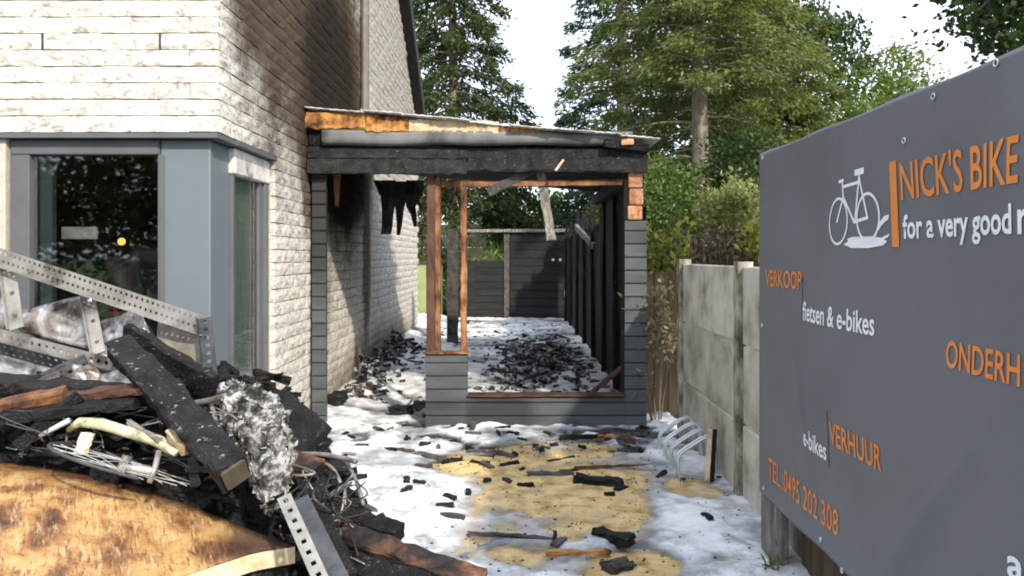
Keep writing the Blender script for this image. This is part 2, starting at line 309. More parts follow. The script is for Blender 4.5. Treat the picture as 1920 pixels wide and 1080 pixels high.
rt = ramp(nt, [(0, (.42, .44, .47)), (.35, (.62, .645, .68)), (.8, (1, 1, 1))]); nt.links.new(at.outputs['Fac'], rt.inputs[0])
h.c = mix_c(nt, 1, h.c, rt.outputs[0], 'MULTIPLY')
ds = noise(nt, h.vec, 3.1, 7, .7); mr = nt.nodes.new('ShaderNodeMapRange'); mr.inputs[1].default_value = .47; mr.inputs[2].default_value = .64; mr.inputs[4].default_value = .85; nt.links.new(ds, mr.inputs[0])
h.c = mix_c(nt, mr.outputs[0], h.c, (.22, .23, .25)); ds2 = noise(nt, h.vec, 11, 6, .75, (1, 1.8, 1)); m2 = nt.nodes.new('ShaderNodeMapRange'); m2.inputs[1].default_value = .56; m2.inputs[2].default_value = .68; m2.inputs[4].default_value = .35; nt.links.new(ds2, m2.inputs[0])
h.c = mix_c(nt, m2.outputs[0], h.c, (.17, .175, .185)); nt.links.new(h.c, h.bs.inputs['Base Color'])
tr = nt.nodes.new('ShaderNodeBsdfTransparent'); mx = nt.nodes.new('ShaderNodeMixShader'); ma = nt.nodes.new('ShaderNodeMapRange'); ma.inputs[1].default_value = .0; ma.inputs[2].default_value = .70; nt.links.new(at.outputs['Fac'], ma.inputs[0])
nt.links.new(ma.outputs[0], mx.inputs[0]); nt.links.new(tr.outputs[0], mx.inputs[1]); nt.links.new(h.bs.outputs[0], mx.inputs[2]); nt.links.new(mx.outputs[0], nt.nodes['Material Output'].inputs[0]); M_FOAM = h.m
h = mat('cast concrete', [(.28, (.20, .175, .125)), (.5, (.46, .43, .355)), (.72, (.60, .58, .52))], 3.2, rough=.9, bump=.45, bscale=40, var=.10); M_CONC = h.m
h = mat('mossy concrete post', [(.34, (.05, .046, .028)), (.48, (.20, .185, .13)), (.68, (.42, .40, .34))], 11, stretch=(1, 1, .5), rough=.9, bump=.6, bscale=40, var=.1); M_POST = h.m
M_BROWNF = mat('brown fence board', [(.3, (.045, .03, .016)), (.7, (.12, .085, .045))], 5, stretch=(2, 2, .4), bump=.4, var=.2).m
M_BANNER = mat('grey banner', [(.3, (.118, .121, .134)), (.7, (.143, .146, .160))], 1.4, rough=.42, bump=.10, bscale=3, bdist=.05, var=0).m
M_ORANGE = mat('orange print', [(.3, (.66, .20, .035)), (.7, (.74, .25, .05))], 3, rough=.5, bump=0, var=0).m
M_WPRINT = mat('white print', [(.3, (.74, .75, .78)), (.7, (.80, .81, .83))], 3, rough=.5, bump=0, var=0).m
M_BLINE = mat('dark print', [(.3, (.03, .03, .032)), (.7, (.04, .04, .042))], 3, rough=.6, bump=0, var=0).m
M_BARK = mat('grey bark', [(.3, (.10, .085, .065)), (.5, (.21, .18, .14)), (.7, (.31, .27, .22))], 7, stretch=(1, 1, .4), bump=.9, bdist=.03, var=.1).m
M_TWIG = mat('dry twig', [(.3, (.07, .058, .042)), (.7, (.19, .16, .115))], 7, bump=.2, var=.15).m
LF_PINE = leaf_mat('dark spruce needles', (.014, .026, .010), (.038, .060, .020), (.085, .115, .03), .8)
LF_HEM = leaf_mat('olive conifer needles', (.026, .044, .012), (.078, .108, .026), (.175, .205, .055), .7)
LF_BLUE = leaf_mat('blue green pine needles', (.012, .028, .017), (.03, .062, .036), (.07, .112, .055), .8)
LF_LIGHT = leaf_mat('light broadleaf', (.04, .07, .012), (.10, .15, .028), (.19, .25, .06), .9)
LF_DARK = leaf_mat('dark broadleaf', (.009, .021, .006), (.024, .048, .012), (.06, .10, .022), .9)
LF_MID = leaf_mat('mid green leaves', (.022, .050, .010), (.068, .125, .024), (.15, .215, .045), 1.2)
LF_YEL = leaf_mat('yellow green leaves', (.08, .11, .015), (.22, .25, .035), (.38, .38, .07), 3)
LF_VAR = leaf_mat('pale variegated leaves', (.06, .085, .02), (.17, .19, .06), (.36, .36, .17), 3)
LF_DRY = leaf_mat('dry brown leaves', (.03, .02, .014), (.10, .065, .045), (.22, .165, .10), 4, .15)
LF_WITH = leaf_mat('withered leaves', (.07, .058, .028), (.18, .15, .08), (.33, .28, .17), 4)
LF_GRASS = leaf_mat('bright grass', (.06, .12, .015), (.12, .22, .03), (.22, .34, .05), 2)

# ------------------------------------------------------------------ ground
GX0, GX1 = -2.0, 1.31
MB().box(-300, 300, -300, 600, -.6, -.012).build('ground', M_LAWN)['kind'] = 'structure'
tag(MB().box(-9, 14, -14, 19.6, -.5, 0).build('pavement', M_PAVE), kind='structure')
# sand
def ell(X, Y, cx, cy, rx, ry, rot=0):
    c, s = math.cos(rot), math.sin(rot); u = (X-cx)*c+(Y-cy)*s; v = -(X-cx)*s+(Y-cy)*c
    return 1-np.sqrt((u/rx)**2+(v/ry)**2)
def sand_mask(X, Y):
    n = (fbm(X*2.6+4, Y*2.6+9, 5)-.5)*1.5
    m = ell(X, Y, .27, 5.72, .88, .92, -.35)
    m = np.maximum(m, ell(X, Y, .66, 5.0, .36, .36)); m = np.maximum(m, ell(X, Y, .66, 4.2, .32, .22, .3))
    m = np.maximum(m, ell(X, Y, .05, 4.3, .22, .22)); m = np.maximum(m, ell(X, Y, 1.35, 5.55, .33, .35))
    return m+n*.75
xs = np.arange(-.9, 1.66, .02); ys = np.arange(3.5, 7.5, .02)
X, Y = np.meshgrid(xs, ys)
def grid_faces(nx, ny):
    i = np.arange(nx*ny).reshape(ny, nx)
    return np.stack([i[:-1, :-1], i[:-1, 1:], i[1:, 1:], i[1:, :-1]], -1).reshape(-1, 4)
Zs = .004+.03*np.clip(sand_mask(X, Y)+.25, -.5, .5)+.012*(fbm(X*14, Y*14, 4)-.5)+.012*(fbm(X*5+40, Y*5, 3)-.5)
me = np_mesh('sand', np.stack([X, Y, Zs], -1).reshape(-1, 3), grid_faces(len(xs), len(ys)))
me.polygons.foreach_set('use_smooth', [True]*len(me.polygons)); tag(link('sand', me, None, M_SAND), 'yellow absorbent sand strewn over the wet yard between the foam', 'sand', kind='stuff')
# foam
xs = np.concatenate([np.arange(-3.3, 1.66, .024)]); ys = np.concatenate([np.arange(2.9, 8.2, .024), np.arange(8.2, 19.45, .055)])
X, Y = np.meshgrid(xs, ys)
n1 = fbm(X*1.3+3, Y*1.3, 5); n2 = fbm(X*4.2+31, Y*4.2+8, 5); n3 = fbm(X*13, Y*13+50, 4)
t = .50+1.1*(n1-.44)+.8*(n2-.5)+.30*(n3-.5)
t = t-1.25*sstep(-.30, .70, sand_mask(X, Y)+.95*(n2-.5)+.5*(n3-.5)-.05)
t = t+.35*ell(X, Y, -1.0, 5.2, 1.0, 1.2).clip(0)+.5*ell(X, Y, 1.25, 4.5, .45, .7).clip(0)
t = t-.5*sstep(.52, .60, fbm(X*3+70, Y*3+11, 4))*(Y > 6.4)*(Y < 7.7)
t = t-.45*sstep(.0, .5, ell(X, Y, .5, 12.0, 1.0, 2.2)+(n2-.5)*1.8)
Zf = .026+.045*np.clip(t, 0, 2)+(.045*(n2-.5)+.016*(n3-.5))*np.clip(t*1.6, 0, 1)
Zf = Zf+.10*sstep(-1.45, -2.0, X)*sstep(7.6, 8.4, Y)+.10*sstep(9, 15, Y)
thick = np.clip(t*1.25, 0, 1).astype(np.float32).ravel(); ff = grid_faces(len(xs), len(ys)); ff = ff[thick[ff].max(1) > .004]
keep = np.unique(ff); new = np.full(thick.size, -1); new[keep] = np.arange(keep.size)
me = np_mesh('foam', np.stack([X, Y, Zf], -1).reshape(-1, 3)[keep], new[ff])
at = me.attributes.new('thick', 'FLOAT', 'POINT'); at.data.foreach_set('value', thick[keep])
me.polygons.foreach_set('use_smooth', [True]*len(me.polygons)); tag(link('extinguishing_foam', me, None, M_FOAM), 'white firefighting foam spread over the yard and shed floor', 'foam', kind='stuff')
def foam_h(x, y):
    i = int(np.argmin(abs(xs-x))); j = int(np.argmin(abs(ys-y))); return max(.004, float(Zf[j, i])*.9) if t[j, i] > .05 else .012

# ------------------------------------------------------------------ brick house
FY = 5.27
house = empty('brick_house', (-2.2, 6, 0), 'pale stone-faced house with smoke-blackened gable wall above the burnt lean-to', 'house')
b = MB(); b.prism([(5.56, 2.54), (6.52, 2.54), (6.52, 0), (16.5, 0), (16.5, 4.3), (10.9, 8.4), (5.30, 4.3), (5.30, 2.54)], 0, -2.32, -2.025)
b.build('wall', M_MORTAR, house)
b = MB().box(-7, -2.325, 5.30, 5.58, 2.54, 4.3); b.build('wall', M_MORTAR, house)
MB().box(-7, -3.47, 5.30, 5.58, 0, 2.535).build('wall', M_MORTAR, house)
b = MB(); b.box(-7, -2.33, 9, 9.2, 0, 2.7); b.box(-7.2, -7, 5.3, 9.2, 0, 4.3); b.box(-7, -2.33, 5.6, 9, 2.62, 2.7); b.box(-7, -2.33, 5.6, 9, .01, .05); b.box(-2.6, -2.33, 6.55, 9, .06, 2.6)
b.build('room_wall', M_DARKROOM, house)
MB().box(-7, -2.0, 5.255, 5.60, 2.505, 2.538).build('lintel', M_DKFRAME, house)
MB().box(-2.32, -1.985, 5.605, 6.54, 2.505, 2.538).build('lintel', M_DKFRAME, house)
MB().prism([(4.9, 4.05), (4.9, 4.2), (10.9, 8.62), (10.9, 8.45)], 0, -8, -1.86).build('roof', M_ROOFT, house)
rf = MB().prism([(16.9, 4.05), (16.9, 4.22), (10.9, 8.62), (10.9, 8.45)], 0, -8, -1.86).build('roof', M_ROOFT, house)
MB().prism([(17.0, 3.93), (17.0, 4.2), (10.9, 8.66), (10.9, 8.32)], 0, -1.855, -1.82).build('verge_board', M_ROOFT, house)
b = MB(); b.tube([(-1.93, 10.15, 3.0), (-1.93, 10.15, 8)], .055, 10); b.build('downpipe', M_PIPE, house)
for z in (3.6, 5.2):
    MB().tube([(-1.93, 10.15, z), (-1.93, 10.15, z+.05)], .066, 10).build('pipe_bracket', M_PIPE, house)
# brick variants: front face towards -y, w along x
def brick_mesh(w, hh, d, rnd):
    nu, nv = 4, 2; b = MB(); F = {}
    vs = []; fs = []
    for j in range(nv+1):
        for i in range(nu+1):
            edge = i in (0, nu) or j in (0, nv)
            vs.append((-w/2+w*i/nu+(0 if i in (0, nu) else rnd.uniform(-.02, .02)), -d+rnd.uniform(-.002, .002)+(.004 if edge else -.003), -hh/2+hh*j/nv+(rnd.uniform(-.003, .003))))
    k = len(vs)
    for (i, j) in ((0, 0), (nu, 0), (nu, nv), (0, nv)): vs.append((-w/2+w*i/nu, .02, -hh/2+hh*j/nv))
    for j in range(nv):
        for i in range(nu): fs.append((j*(nu+1)+i, j*(nu+1)+i+1, (j+1)*(nu+1)+i+1, (j+1)*(nu+1)+i))
    bot = list(range(nu+1)); top = [nv*(nu+1)+i for i in range(nu+1)]; lf = [j*(nu+1) for j in range(nv+1)]; rt_ = [j*(nu+1)+nu for j in range(nv+1)]
    fs += [tuple([k, k+1]+bot[::-1]), tuple([k+2, k+3]+top), tuple([k+3, k]+lf), tuple([k+1, k+2]+rt_[::-1])]
    return b.add(vs, fs)
BW, BH, CW, CH = .397, .1045, .40, .1125
rb = random.Random(11)
VAR = [brick_mesh(BW, BH, .026, rb) for _ in range(7)]
VARM = [v.mesh('brick') for v in VAR]
for m_ in VARM: m_.materials.append(M_STONE)
half = [brick_mesh(BW/2-.006, BH, .026, rb) for _ in range(3)]; halfm = [v.mesh('brick') for v in half]
for m_ in halfm: m_.materials.append(M_STONE)
place = []   # (visible size, kind, centre, rotz)
nc = int(4.4/CH)
def roofline(y): return 4.3+(y-5.3)*(4.1/5.6) if y < 10.9 else 4.3+(16.5-y)*(4.1/5.6)
for c in range(0, 80):
    z = 2.54+.003+CH/2+(c-23)*CH+.0  # course centres, one starts on the lintel
    if z < .05: continue
    off = (c % 2)*CW/2
    # front wall
    for i in range(13):
        x1 = -1.998-i*CW-off; xc = x1-CW/2
        if xc < -6.6: continue
        if z < 4.25 and (z > 2.54 or xc+BW/2 < -3.47):
            place.append((1, 0, Vector((xc, 5.292, z)), 0))
    if off and z > 2.54 and z < 4.25: place.append((1, 1, Vector((-1.998-CW/4, 5.292, z)), 0))
    # gable wall
    y = 5.312+off
    if off and z > 2.54: place.append((1, 1, Vector((-2.018, 5.312+CW/4-.006, z)), R(90)))
    while y < 16.45:
        yc = y+CW/2
        ok = z > 2.54 or yc-BW/2 > 6.5
        if ok and z+.06 < roofline(yc) and z+.06 < roofline(yc+.2) and yc+BW/2 < 16.52:
            place.append((1, 0, Vector((-2.018, yc, z)), R(90)))
        y += CW
    if z < 2.54 and off: place.append((1, 1, Vector((-2.018, 6.512+CW/4, z)), R(90)))
def seen(c, rz):
    x = 960+FPX*c.x/c.y; yy = 480-FPX*(c.z-EYE)/c.y
    vis = -60 < x < 1980 and -30 < yy < 1110
    if c.y > 7.5 and 2.45 < c.z < 3.1: vis = False
    if c.y > 7.5 and c.y < 8.35 and c.z < 2.5: vis = False
    if c.y < 6 and c.z < 1.6: vis = False
    ar = (FPX/c.y)**2*BW*BH*(abs(c.x)/c.y if rz else 1)
    return ar if vis else ar*1e-4
pl = sorted(place, key=lambda q: -seen(q[2], q[3])*(1 if q[1] == 0 else .5))
rest = MB()
for i, (_, kd, c, rz) in enumerate(pl):
    if i < 292:
        o = bpy.data.objects.new('brick', rb.choice(VARM if kd == 0 else halfm)); COL.objects.link(o)
        o.location = c+Vector((rb.uniform(-.003, .003) if rz else 0, 0, rb.uniform(-.002, .002))); o.rotation_euler = (0, 0, rz)
        o.parent = house; o.matrix_parent_inverse = Matrix.Translation(-house.location)
    else:
        src = rb.choice(VAR if kd == 0 else half); cs, sn = math.cos(rz), math.sin(rz); dx = rb.uniform(-.004, .004) if rz else 0
        rest.add([(c.x+v[0]*cs-v[1]*sn+dx, c.y+v[0]*sn+v[1]*cs, c.z+v[2]) for v in src.v], src.f)
tag(rest.build('brick_facing', M_STONE, house), kind='stuff')
for px in (122, 247):
    c = P(px, 73, 5.262); zc = min((q[2].z for q in place if q[3] == 0), key=lambda z: abs(z-c.z)); xc = min((q[2].x+BW/2 for q in place if q[3] == 0 and abs(q[2].z-zc) < .01), key=lambda x: abs(x-c.x))
    MB().box(xc-.005, xc+.009, 5.2635, 5.28, zc-.052, zc+.052).build('weep_hole', M_DARKROOM, house)
# shop front: frame, glass, corner panel
f = MB(); f.box(-3.46, -2.44, 5.33, 5.43, 2.40, 2.502); f.box(-3.46, -3.33, 5.33, 5.43, .2, 2.398); f.box(-2.445, -2.40, 5.332, 5.43, .2, 2.398); f.box(-3.46, -2.40, 5.331, 5.44, .1, .198)
fr = f.build('window_frame', M_DKFRAME, house); bevel(fr, .006)
MB().box(-3.325, -2.45, 5.385, 5.40, .2, 2.398).build('pane', M_GLASS, fr)
MB().box(-3.325, -3.24, 5.45, 5.50, .2, 2.398).build('mullion', M_GREYM, fr)
bevel(MB().prism([(-2.43, 5.345), (-2.085, 5.345), (-2.085, 5.70), (-2.43, 5.70)], 2, .0, 2.503).build('corner_panel', M_GREYM, house), .012, 2)
MB().box(-2.437, -2.431, 5.338, 5.36, .1, 2.5).build('panel_seam', M_DKFRAME, house)
f = MB(); f.box(-2.14, -2.05, 6.42, 6.52, .1, 2.30); f.box(-2.14, -2.06, 5.705, 5.75, .1, 2.30); f.box(-2.145, -2.055, 5.705, 6.52, .05, .1)
f.box(-2.13, -2.07, 6.33, 6.40, .1, 2.30)
fs_ = f.build('side_window_frame', M_DKFRAME, house); bevel(fs_, .005)
MB().box(-2.105, -2.09, 5.75, 6.33, .1, 2.30).build('pane', M_GLASS2, fs_)
bevel(MB().box(-2.16, -2.04, 5.705, 6.52, 2.305, 2.50).build('shutter_box', M_WHITEP, house), .01)
cu = MB(); cu.grid(lambda u, v: (-2.135+.016*math.sin(u*46)+.006*math.sin(u*17), 5.72+u*.61, .15+v*2.15), 70, 4); cu.build('curtain', M_CURT, house, True)
# shop interior seen through the window
def small_bike(name, loc, label, mt):
    e = empty(name, loc, label, 'bicycle'); x, y, z = loc
    for dx in (-.5, .5):
        w = MB(); w.tube([(x+dx+.33*math.cos(a), y, z+.34+.33*math.sin(a)) for a in np.linspace(0, 2*math.pi, 25)], .02, 6, False); w.build('wheel', M_RUBBER, e)
    fr_ = MB(); A, B, C, D = (x-.5, y, z+.34), (x-.08, y, z+.32), (x-.2, y, z+.82), (x+.36, y, z+.8)
    for p, q in ((A, B), (A, C), (B, C), (B, D), (C, D), (D, (x+.5, y, z+.34))): fr_.tube([p, q], .02, 6)
    fr_.build('frame', mt, e)
    MB().tube([(x+.34, y-.2, z+1.0), (x+.36, y, z+.95), (x+.34, y+.2, z+1.0)], .015, 6).build('handlebar', M_RUBBER, e)
    MB().beam((x-.32, y, z+.95), (x-.08, y, z+.95), .1, .05).build('saddle', M_RUBBER, e)
small_bike('bicycle', (-3.75, 6.5, .62), 'red bicycle standing inside the shop behind the front window', M_RED)
c = P(148, 437, 5.62); tag(bevel(MB().box(c.x-.13, c.x+.13, c.y, c.y+.02, c.z-.045, c.z+.045).build('price_card', M_WHITEP), .004), 'small white card hanging behind the shop window', 'card')
e = empty('cabinet', (-3.45, 7.6, .05), 'grey upright cabinet inside the shop next to the orange dot', 'cabinet')
MB().box(-3.72, -3.2, 7.5, 7.9, .06, 1.75).build('body', mat('locker grey', [(.3, (.16, .16, .2)), (.7, (.2, .2, .25))], 3, rough=.5).m, e); MB().box(-3.66, -3.58, 7.485, 7.498, 1.2, 1.4).build('vent', M_WHITEP, e)
m = bpy.data.materials.new('orange dot glow'); m.use_nodes = True; bs = m.node_tree.nodes['Principled BSDF']; bs.inputs['Base Color'].default_value = (.8, .4, .1, 1); bs.inputs['Emission Color'].default_value = (1, .45, .08, 1); bs.inputs['Emission Strength'].default_value = 1.6  # reflecting orange dot drawn as a small glowing bulb
c = P(228, 453, 6.6); e = empty('glowing_dot', (c.x, c.y, c.z-.3), 'small reflecting orange dot in the shop window, built as a glowing lamp', 'lamp')
MB().tube([(c.x, c.y, c.z-.03), (c.x, c.y, c.z-.015), (c.x, c.y, c.z+.015), (c.x, c.y, c.z+.03)], [.012, .03, .03, .012], 12).build('bulb', m, e, True)
MB().tube([(c.x, c.y, .06), (c.x, c.y, c.z-.03)], .012, 8).build('stand', M_RUBBER, e)

# ------------------------------------------------------------------ burnt lean-to
CY = 7.6; K = FPX/CY
def cx(x): return (x-960)/K
def ch(y): return EYE-(y-480)/K
shed = empty('burnt_lean_to', (-.3, 7.6, 0), 'burnt-out timber lean-to with grey siding against the house wall', 'shed')
SB = .1295
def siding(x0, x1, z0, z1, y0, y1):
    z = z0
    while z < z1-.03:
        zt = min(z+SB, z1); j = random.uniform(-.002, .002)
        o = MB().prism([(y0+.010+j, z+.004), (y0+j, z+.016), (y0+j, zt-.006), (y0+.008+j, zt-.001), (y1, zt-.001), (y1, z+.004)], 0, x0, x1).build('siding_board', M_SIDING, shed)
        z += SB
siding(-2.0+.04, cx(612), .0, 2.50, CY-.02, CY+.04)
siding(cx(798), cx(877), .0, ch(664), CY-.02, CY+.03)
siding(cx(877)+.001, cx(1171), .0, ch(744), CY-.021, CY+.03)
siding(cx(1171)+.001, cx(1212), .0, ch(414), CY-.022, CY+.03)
MB().box(-2.0+.03, cx(612)-.02, CY+.042, CY+.12, 0, 2.5).build('stud', M_CHAR, shed)
MB().box(cx(800), cx(1205), CY+.032, CY+.09, 0, .32).build('wall_frame', M_CHAR2, shed)
MB().beam((cx(797), CY+.02, ch(661)), (cx(878), CY+.02, ch(661)), .14, .018, jit=.003).build('sill', M_ORWOOD, shed)
MB().beam((cx(877), CY+.03, ch(741)), (cx(1172), CY+.03, ch(740)), .16, .022, jit=.004, segs=14).build('sill', M_REDWOOD, shed)
MB().beam((cx(807.5), CY+.05, ch(661)), (cx(807.5), CY+.05, ch(325)), .085, .10, jit=.004, segs=16, up=(0, 1, 0)).build('post', M_REDWOOD, shed)
MB().beam((cx(820.5), CY+.05, ch(661)), (cx(820.5), CY+.05, ch(335)), .052, .08, jit=.003, segs=12, up=(0, 1, 0)).build('post', M_ORWOOD, shed)
MB().beam((cx(869), CY+.06, ch(661)), (cx(869), CY+.06, ch(350)), .06, .07, jit=.006, segs=20, up=(0, 1, 0)).build('post', M_ORWOOD, shed)
MB().beam((cx(1190), CY+.09, .34), (cx(1190), CY+.09, ch(300)), .10, .12, jit=.006, segs=14, up=(0, 1, 0)).build('post', M_CHAR, shed)
MB().beam((cx(1175), CY+.06, .34), (cx(1175), CY+.06, ch(318)), .05, .10, jit=.004, segs=14, up=(0, 1, 0)).build('post', M_CHAR2, shed)
MB().beam((cx(826), CY+.07, ch(345)), (cx(1173), CY+.07, ch(341)), .05, .055, jit=.004, segs=24).build('rail', M_ORWOOD, shed)
# exposed blocks over the right pilaster
for (y0, y1, dx) in ((318, 352, 0), (353, 384, .006), (385, 412, -.006)):
    bevel(MB().box(cx(1178)+dx, cx(1205)+dx, CY-.015, CY+.03, ch(y1), ch(y0)-.004).build('block', M_BLOCK, shed), .012, 2)
MB().beam((cx(1190), CY-.01, ch(320)), (cx(1190), CY-.01, ch(298)), .17, .10, jit=.008, segs=4, up=(0, 1, 0)).build('post_cap', M_CHAR, shed)
# head beams
MB().beam((-1.985, CY-.02, (ch(276)+ch(320))/2), (cx(1212), CY-.02, (ch(283)+ch(318))/2-.01), .11, ch(276)-ch(321), jit=.006, segs=50).build('head_beam', M_BEAM, shed)
MB().beam((-1.98, CY-.105, (ch(301)+ch(327))/2), (cx(876), CY-.105, (ch(303)+ch(328))/2), .05, ch(301)-ch(328), jit=.005, segs=30).build('head_plank', M_BEAM, shed)
MB().beam((-1.975, CY-.10, (ch(282)+ch(299))/2), (cx(880), CY-.10, (ch(284)+ch(301))/2), .04, ch(282)-ch(299), jit=.004, segs=30).build('head_plank', M_BEAM, shed)
MB().beam((-1.97, CY-.06, ch(262)), (cx(640), CY-.06, ch(262)), .05, .14, jit=.006, segs=10).build('head_plank', M_CHAR, shed)
fa = MB(); fa.grid(lambda u, v: (cx(610)+u*(cx(1182)-cx(610)), CY-.15+.01*math.sin(u*9)+.03*(v < .2), ch(276)+v*(ch(248)-ch(276))-.02*u*v+.006*math.sin(u*21)), 40, 4)
solidify(fa.build('fascia', M_FASCIA, shed, True), .004)
MB().beam((cx(1130), CY-.14, ch(272)), (cx(1211), CY-.10, ch(282)), .1, .08, jit=.006, segs=6).build('fascia_end', M_CHAR, shed)
MB().beam((cx(1160), CY-.19, ch(272)), (cx(1182), CY-.19, ch(271)), .02, .055, jit=.006, segs=4).build('timber_end', M_BLOCK, shed)
# insulation and torn membrane
for (x0, x1, ya, yb, mt) in ((581, 690, 231, 232, M_FOAMB), (692, 770, 236, 237, M_FOAMB), (771, 850, 240, 241, M_CREAM), (848, 935, 241, 245, M_CREAM), (934, 1010, 246, 248, M_FOAMB)):
    MB().beam((cx(x0), CY-.10, ch(ya)), (cx(x1), CY-.10, ch(yb)), .12, .16*(1 if x0 < 700 else .12/.16 if x0 < 900 else .4), jit=.008, segs=14, ragged=.01).build('insulation', mt, shed)
MB().beam((-1.98, CY-.05, ch(243)), (cx(775), CY-.05, ch(246)), .1, .06, jit=.01, segs=16).build('batten', M_CHAR, shed)
# roof sheets: they slope down to the right and stop where the fire ate the roof
def roof_h(x): return ch(208)+(x+2.0)*(ch(266)-ch(208))/(cx(1225)+2.0)
x = -1.99
edges = [-1.99, -1.42, -1.05, -.72, -.40, .02, .40, .80, 1.05, 1.42]
for i in range(len(edges)-1):
    x0, x1 = edges[i]-.03*(i > 0), edges[i+1]; dz = random.uniform(-.008, .012)+.004*(i % 2); yb = random.uniform(10.2, 11.4); yf = CY-.22+random.uniform(-.04, .03)
    s = MB(); s.grid(lambda u, v: (x0+u*(x1-x0), yf+v*(yb-yf)+(.012*math.sin(u*5+i) if v == 0 else .25*math.sin(u*13+i) if v == 1 else 0), roof_h(x0+u*(x1-x0))+dz+.0025*math.cos(u*(x1-x0)/.076*2*math.pi)+.01*math.sin(v*7+i)), 26, 10)
    solidify(s.build('roof_sheet', M_SHEET, shed, True), .012)
for i, y in enumerate((7.95, 8.55, 9.2, 9.85, 10.5)):
    MB().beam((-1.97, y, roof_h(-1.97)-.12), (1.30, y, roof_h(1.3)-.12), .07, .15, jit=.008, segs=24).build('rafter', M_CHAR, shed)
for i in range(10):
    y = 7.85+i*.34
    MB().beam((-1.95, y, roof_h(-1.95)-.21), (1.28, y+.01, roof_h(1.28)-.21), .325, .02, jit=.004, segs=16).build('ceiling_board', M_CHAR2, shed)
# charred side wall
rs_ = random.Random(4); y = 7.85; n = 0
while y < 19.0:
    w = rs_.uniform(.13, .22); top = 2.7 if y < 11.4 else rs_.uniform(2.05, 2.45)
    if rs_.random() > .0:
        MB().beam((1.33+rs_.uniform(-.004, .004), y+w/2, 0), (1.33+rs_.uniform(-.008, .008), y+w/2, top), w+.004, .025, jit=.003, segs=8, up=(1, 0, 0), ragged=.01).build('wall_board', M_CHAR, shed)
    y += w; n += 1
MB().box(1.352, 1.37, 7.86, 19.05, 0, 2.2).build('wall_backing', M_CHAR, shed)
for y in (8.3, 9.6, 10.9, 12.3, 13.8, 15.4, 17.0, 18.6):
    MB().beam((1.285, y, 0), (1.285+rs_.uniform(-.03, .02), y, rs_.uniform(2.2, 2.6)), .06, .07, jit=.008, segs=10, up=(0, 1, 0), taper=.2).build('stud', M_CHAR, shed)
MB().beam((1.25, 7.8, roof_h(1.25)-.3), (1.25, 11.6, roof_h(1.25)-.3), .1, .14, jit=.008, segs=20).build('wall_plate', M_CHAR, shed)
MB().beam(P(1080, 425, 13.5), P(1114, 462, 12.2), .06, .09, jit=.006).build('brace', M_GREYW, shed)
p = P(853, 605, 14.5)
MB().beam((p.x, 13.9, 0), (p.x, 13.9, P(853, 430, 13.9).z), .2, .14, jit=.01, segs=12, up=(0, 1, 0)).build('post', M_CHARG, shed)
# tattered black sheet hanging from the roof
def strip_sheet(pts, d, mt, name, lab):
    s = MB()
    for strip in pts:
        n = len(strip)
        vs = []
        for i, (xa, xb, yy) in enumerate(strip):
            vs += [P(xa, yy, d+.03*math.sin(i*2+xa)), P((xa+xb)/2, yy, d-.04+.02*math.cos(i*3)), P(xb, yy, d+.03*math.sin(i+xb))]
        s.add(vs, [(i*3+k, i*3+k+1, i*3+k+4, i*3+k+3) for i in range(n-1) for k in (0, 1)])
    o = s.build(name, mt); solidify(o, .006); return tag(o, lab, 'sheet')
strip_sheet([[(712, 742, 338), (714, 744, 370), (716, 738, 400), (716, 736, 425), (714, 733, 439)], [(740, 768, 340), (738, 762, 370), (742, 757, 395), (744, 754, 418), (744, 750, 441)], [(762, 796, 338), (758, 792, 365), (762, 779, 388), (770, 781, 402), (776, 782, 425)], [(700, 716, 338), (706, 716, 352), (711, 714, 366)]], 9.9, M_TATTER, 'tattered_sheet', 'tattered black roofing membrane hanging in strips under the lean-to roof')
o = MB().beam(P(632, 322, 7.9), P(632, 388, 7.9), .075, .05, jit=.004, segs=6, up=(0, 1, 0), taper=.55).build('hanging_block', M_ORWOOD); tag(o, 'short orange scorched timber hanging under the left end of the head beam', 'timber')
o = MB().beam(P(1020, 306, 7.72), P(914, 362, 7.62), .07, .085, jit=.006, segs=12).build('fallen_rafter', M_CHARG); tag(o, 'scorched rafter dangling aslant under the black head beam', 'rafter')
o = MB().beam(P(1014, 320, 7.7), P(1034, 450, 7.55), .085, .03, jit=.006, segs=12, up=(0, 1, 0), bend=.03).build('hanging_plank', M_GREYW); tag(o, 'weathered grey plank hanging upright in the middle of the opening', 'plank')
o = MB().beam(P(1057, 299, 7.4), P(1042, 320, 7.42), .025, .02, jit=.002).build('splinter', M_CREAM); tag(o, 'pale wood splinter sticking out under the head beam', 'splinter')
o = MB().beam(P(1108, 738, 7.72), P(1166, 688, 7.85), .05, .035, jit=.004).build('leaning_stick', M_REDWOOD); tag(o, 'brown stick leaning in the lower right corner of the window opening', 'stick')

# ------------------------------------------------------------------ rear fence and gate
BY = 19.5
rfence = empty('rear_fence', (-.6, BY, 0), 'low smoke-blackened board fence at the far end of the lean-to', 'fence')
for i in range(9):
    z = i*.176; MB().box(P(866, 0, BY).x, P(951, 0, BY).x, BY+random.uniform(-.006, .006), BY+.03, z+.004, z+.172).build('board', M_BLACKB, rfence)
MB().box(P(945, 0, BY).x, P(955, 0, BY).x, BY-.05, BY+.05, 0, 2.3).build('post', M_CHARG, rfence)
MB().beam(P(868, 433, BY-.1), P(1066, 432, BY-.1), .08, .075, jit=.006, segs=16).build('rail', M_GREYW, rfence)
gate = empty('board_gate', (.8, BY, 0), 'tall blackened gate of wide horizontal boards with two pale knobs', 'gate')
for i in range(11):
    z = .02+i*.204; MB().box(P(956, 0, BY).x, P(1072, 0, BY).x, BY-.02+random.uniform(-.008, .008), BY+.03, z+.005, z+.198).build('board', M_BLACKB, gate)
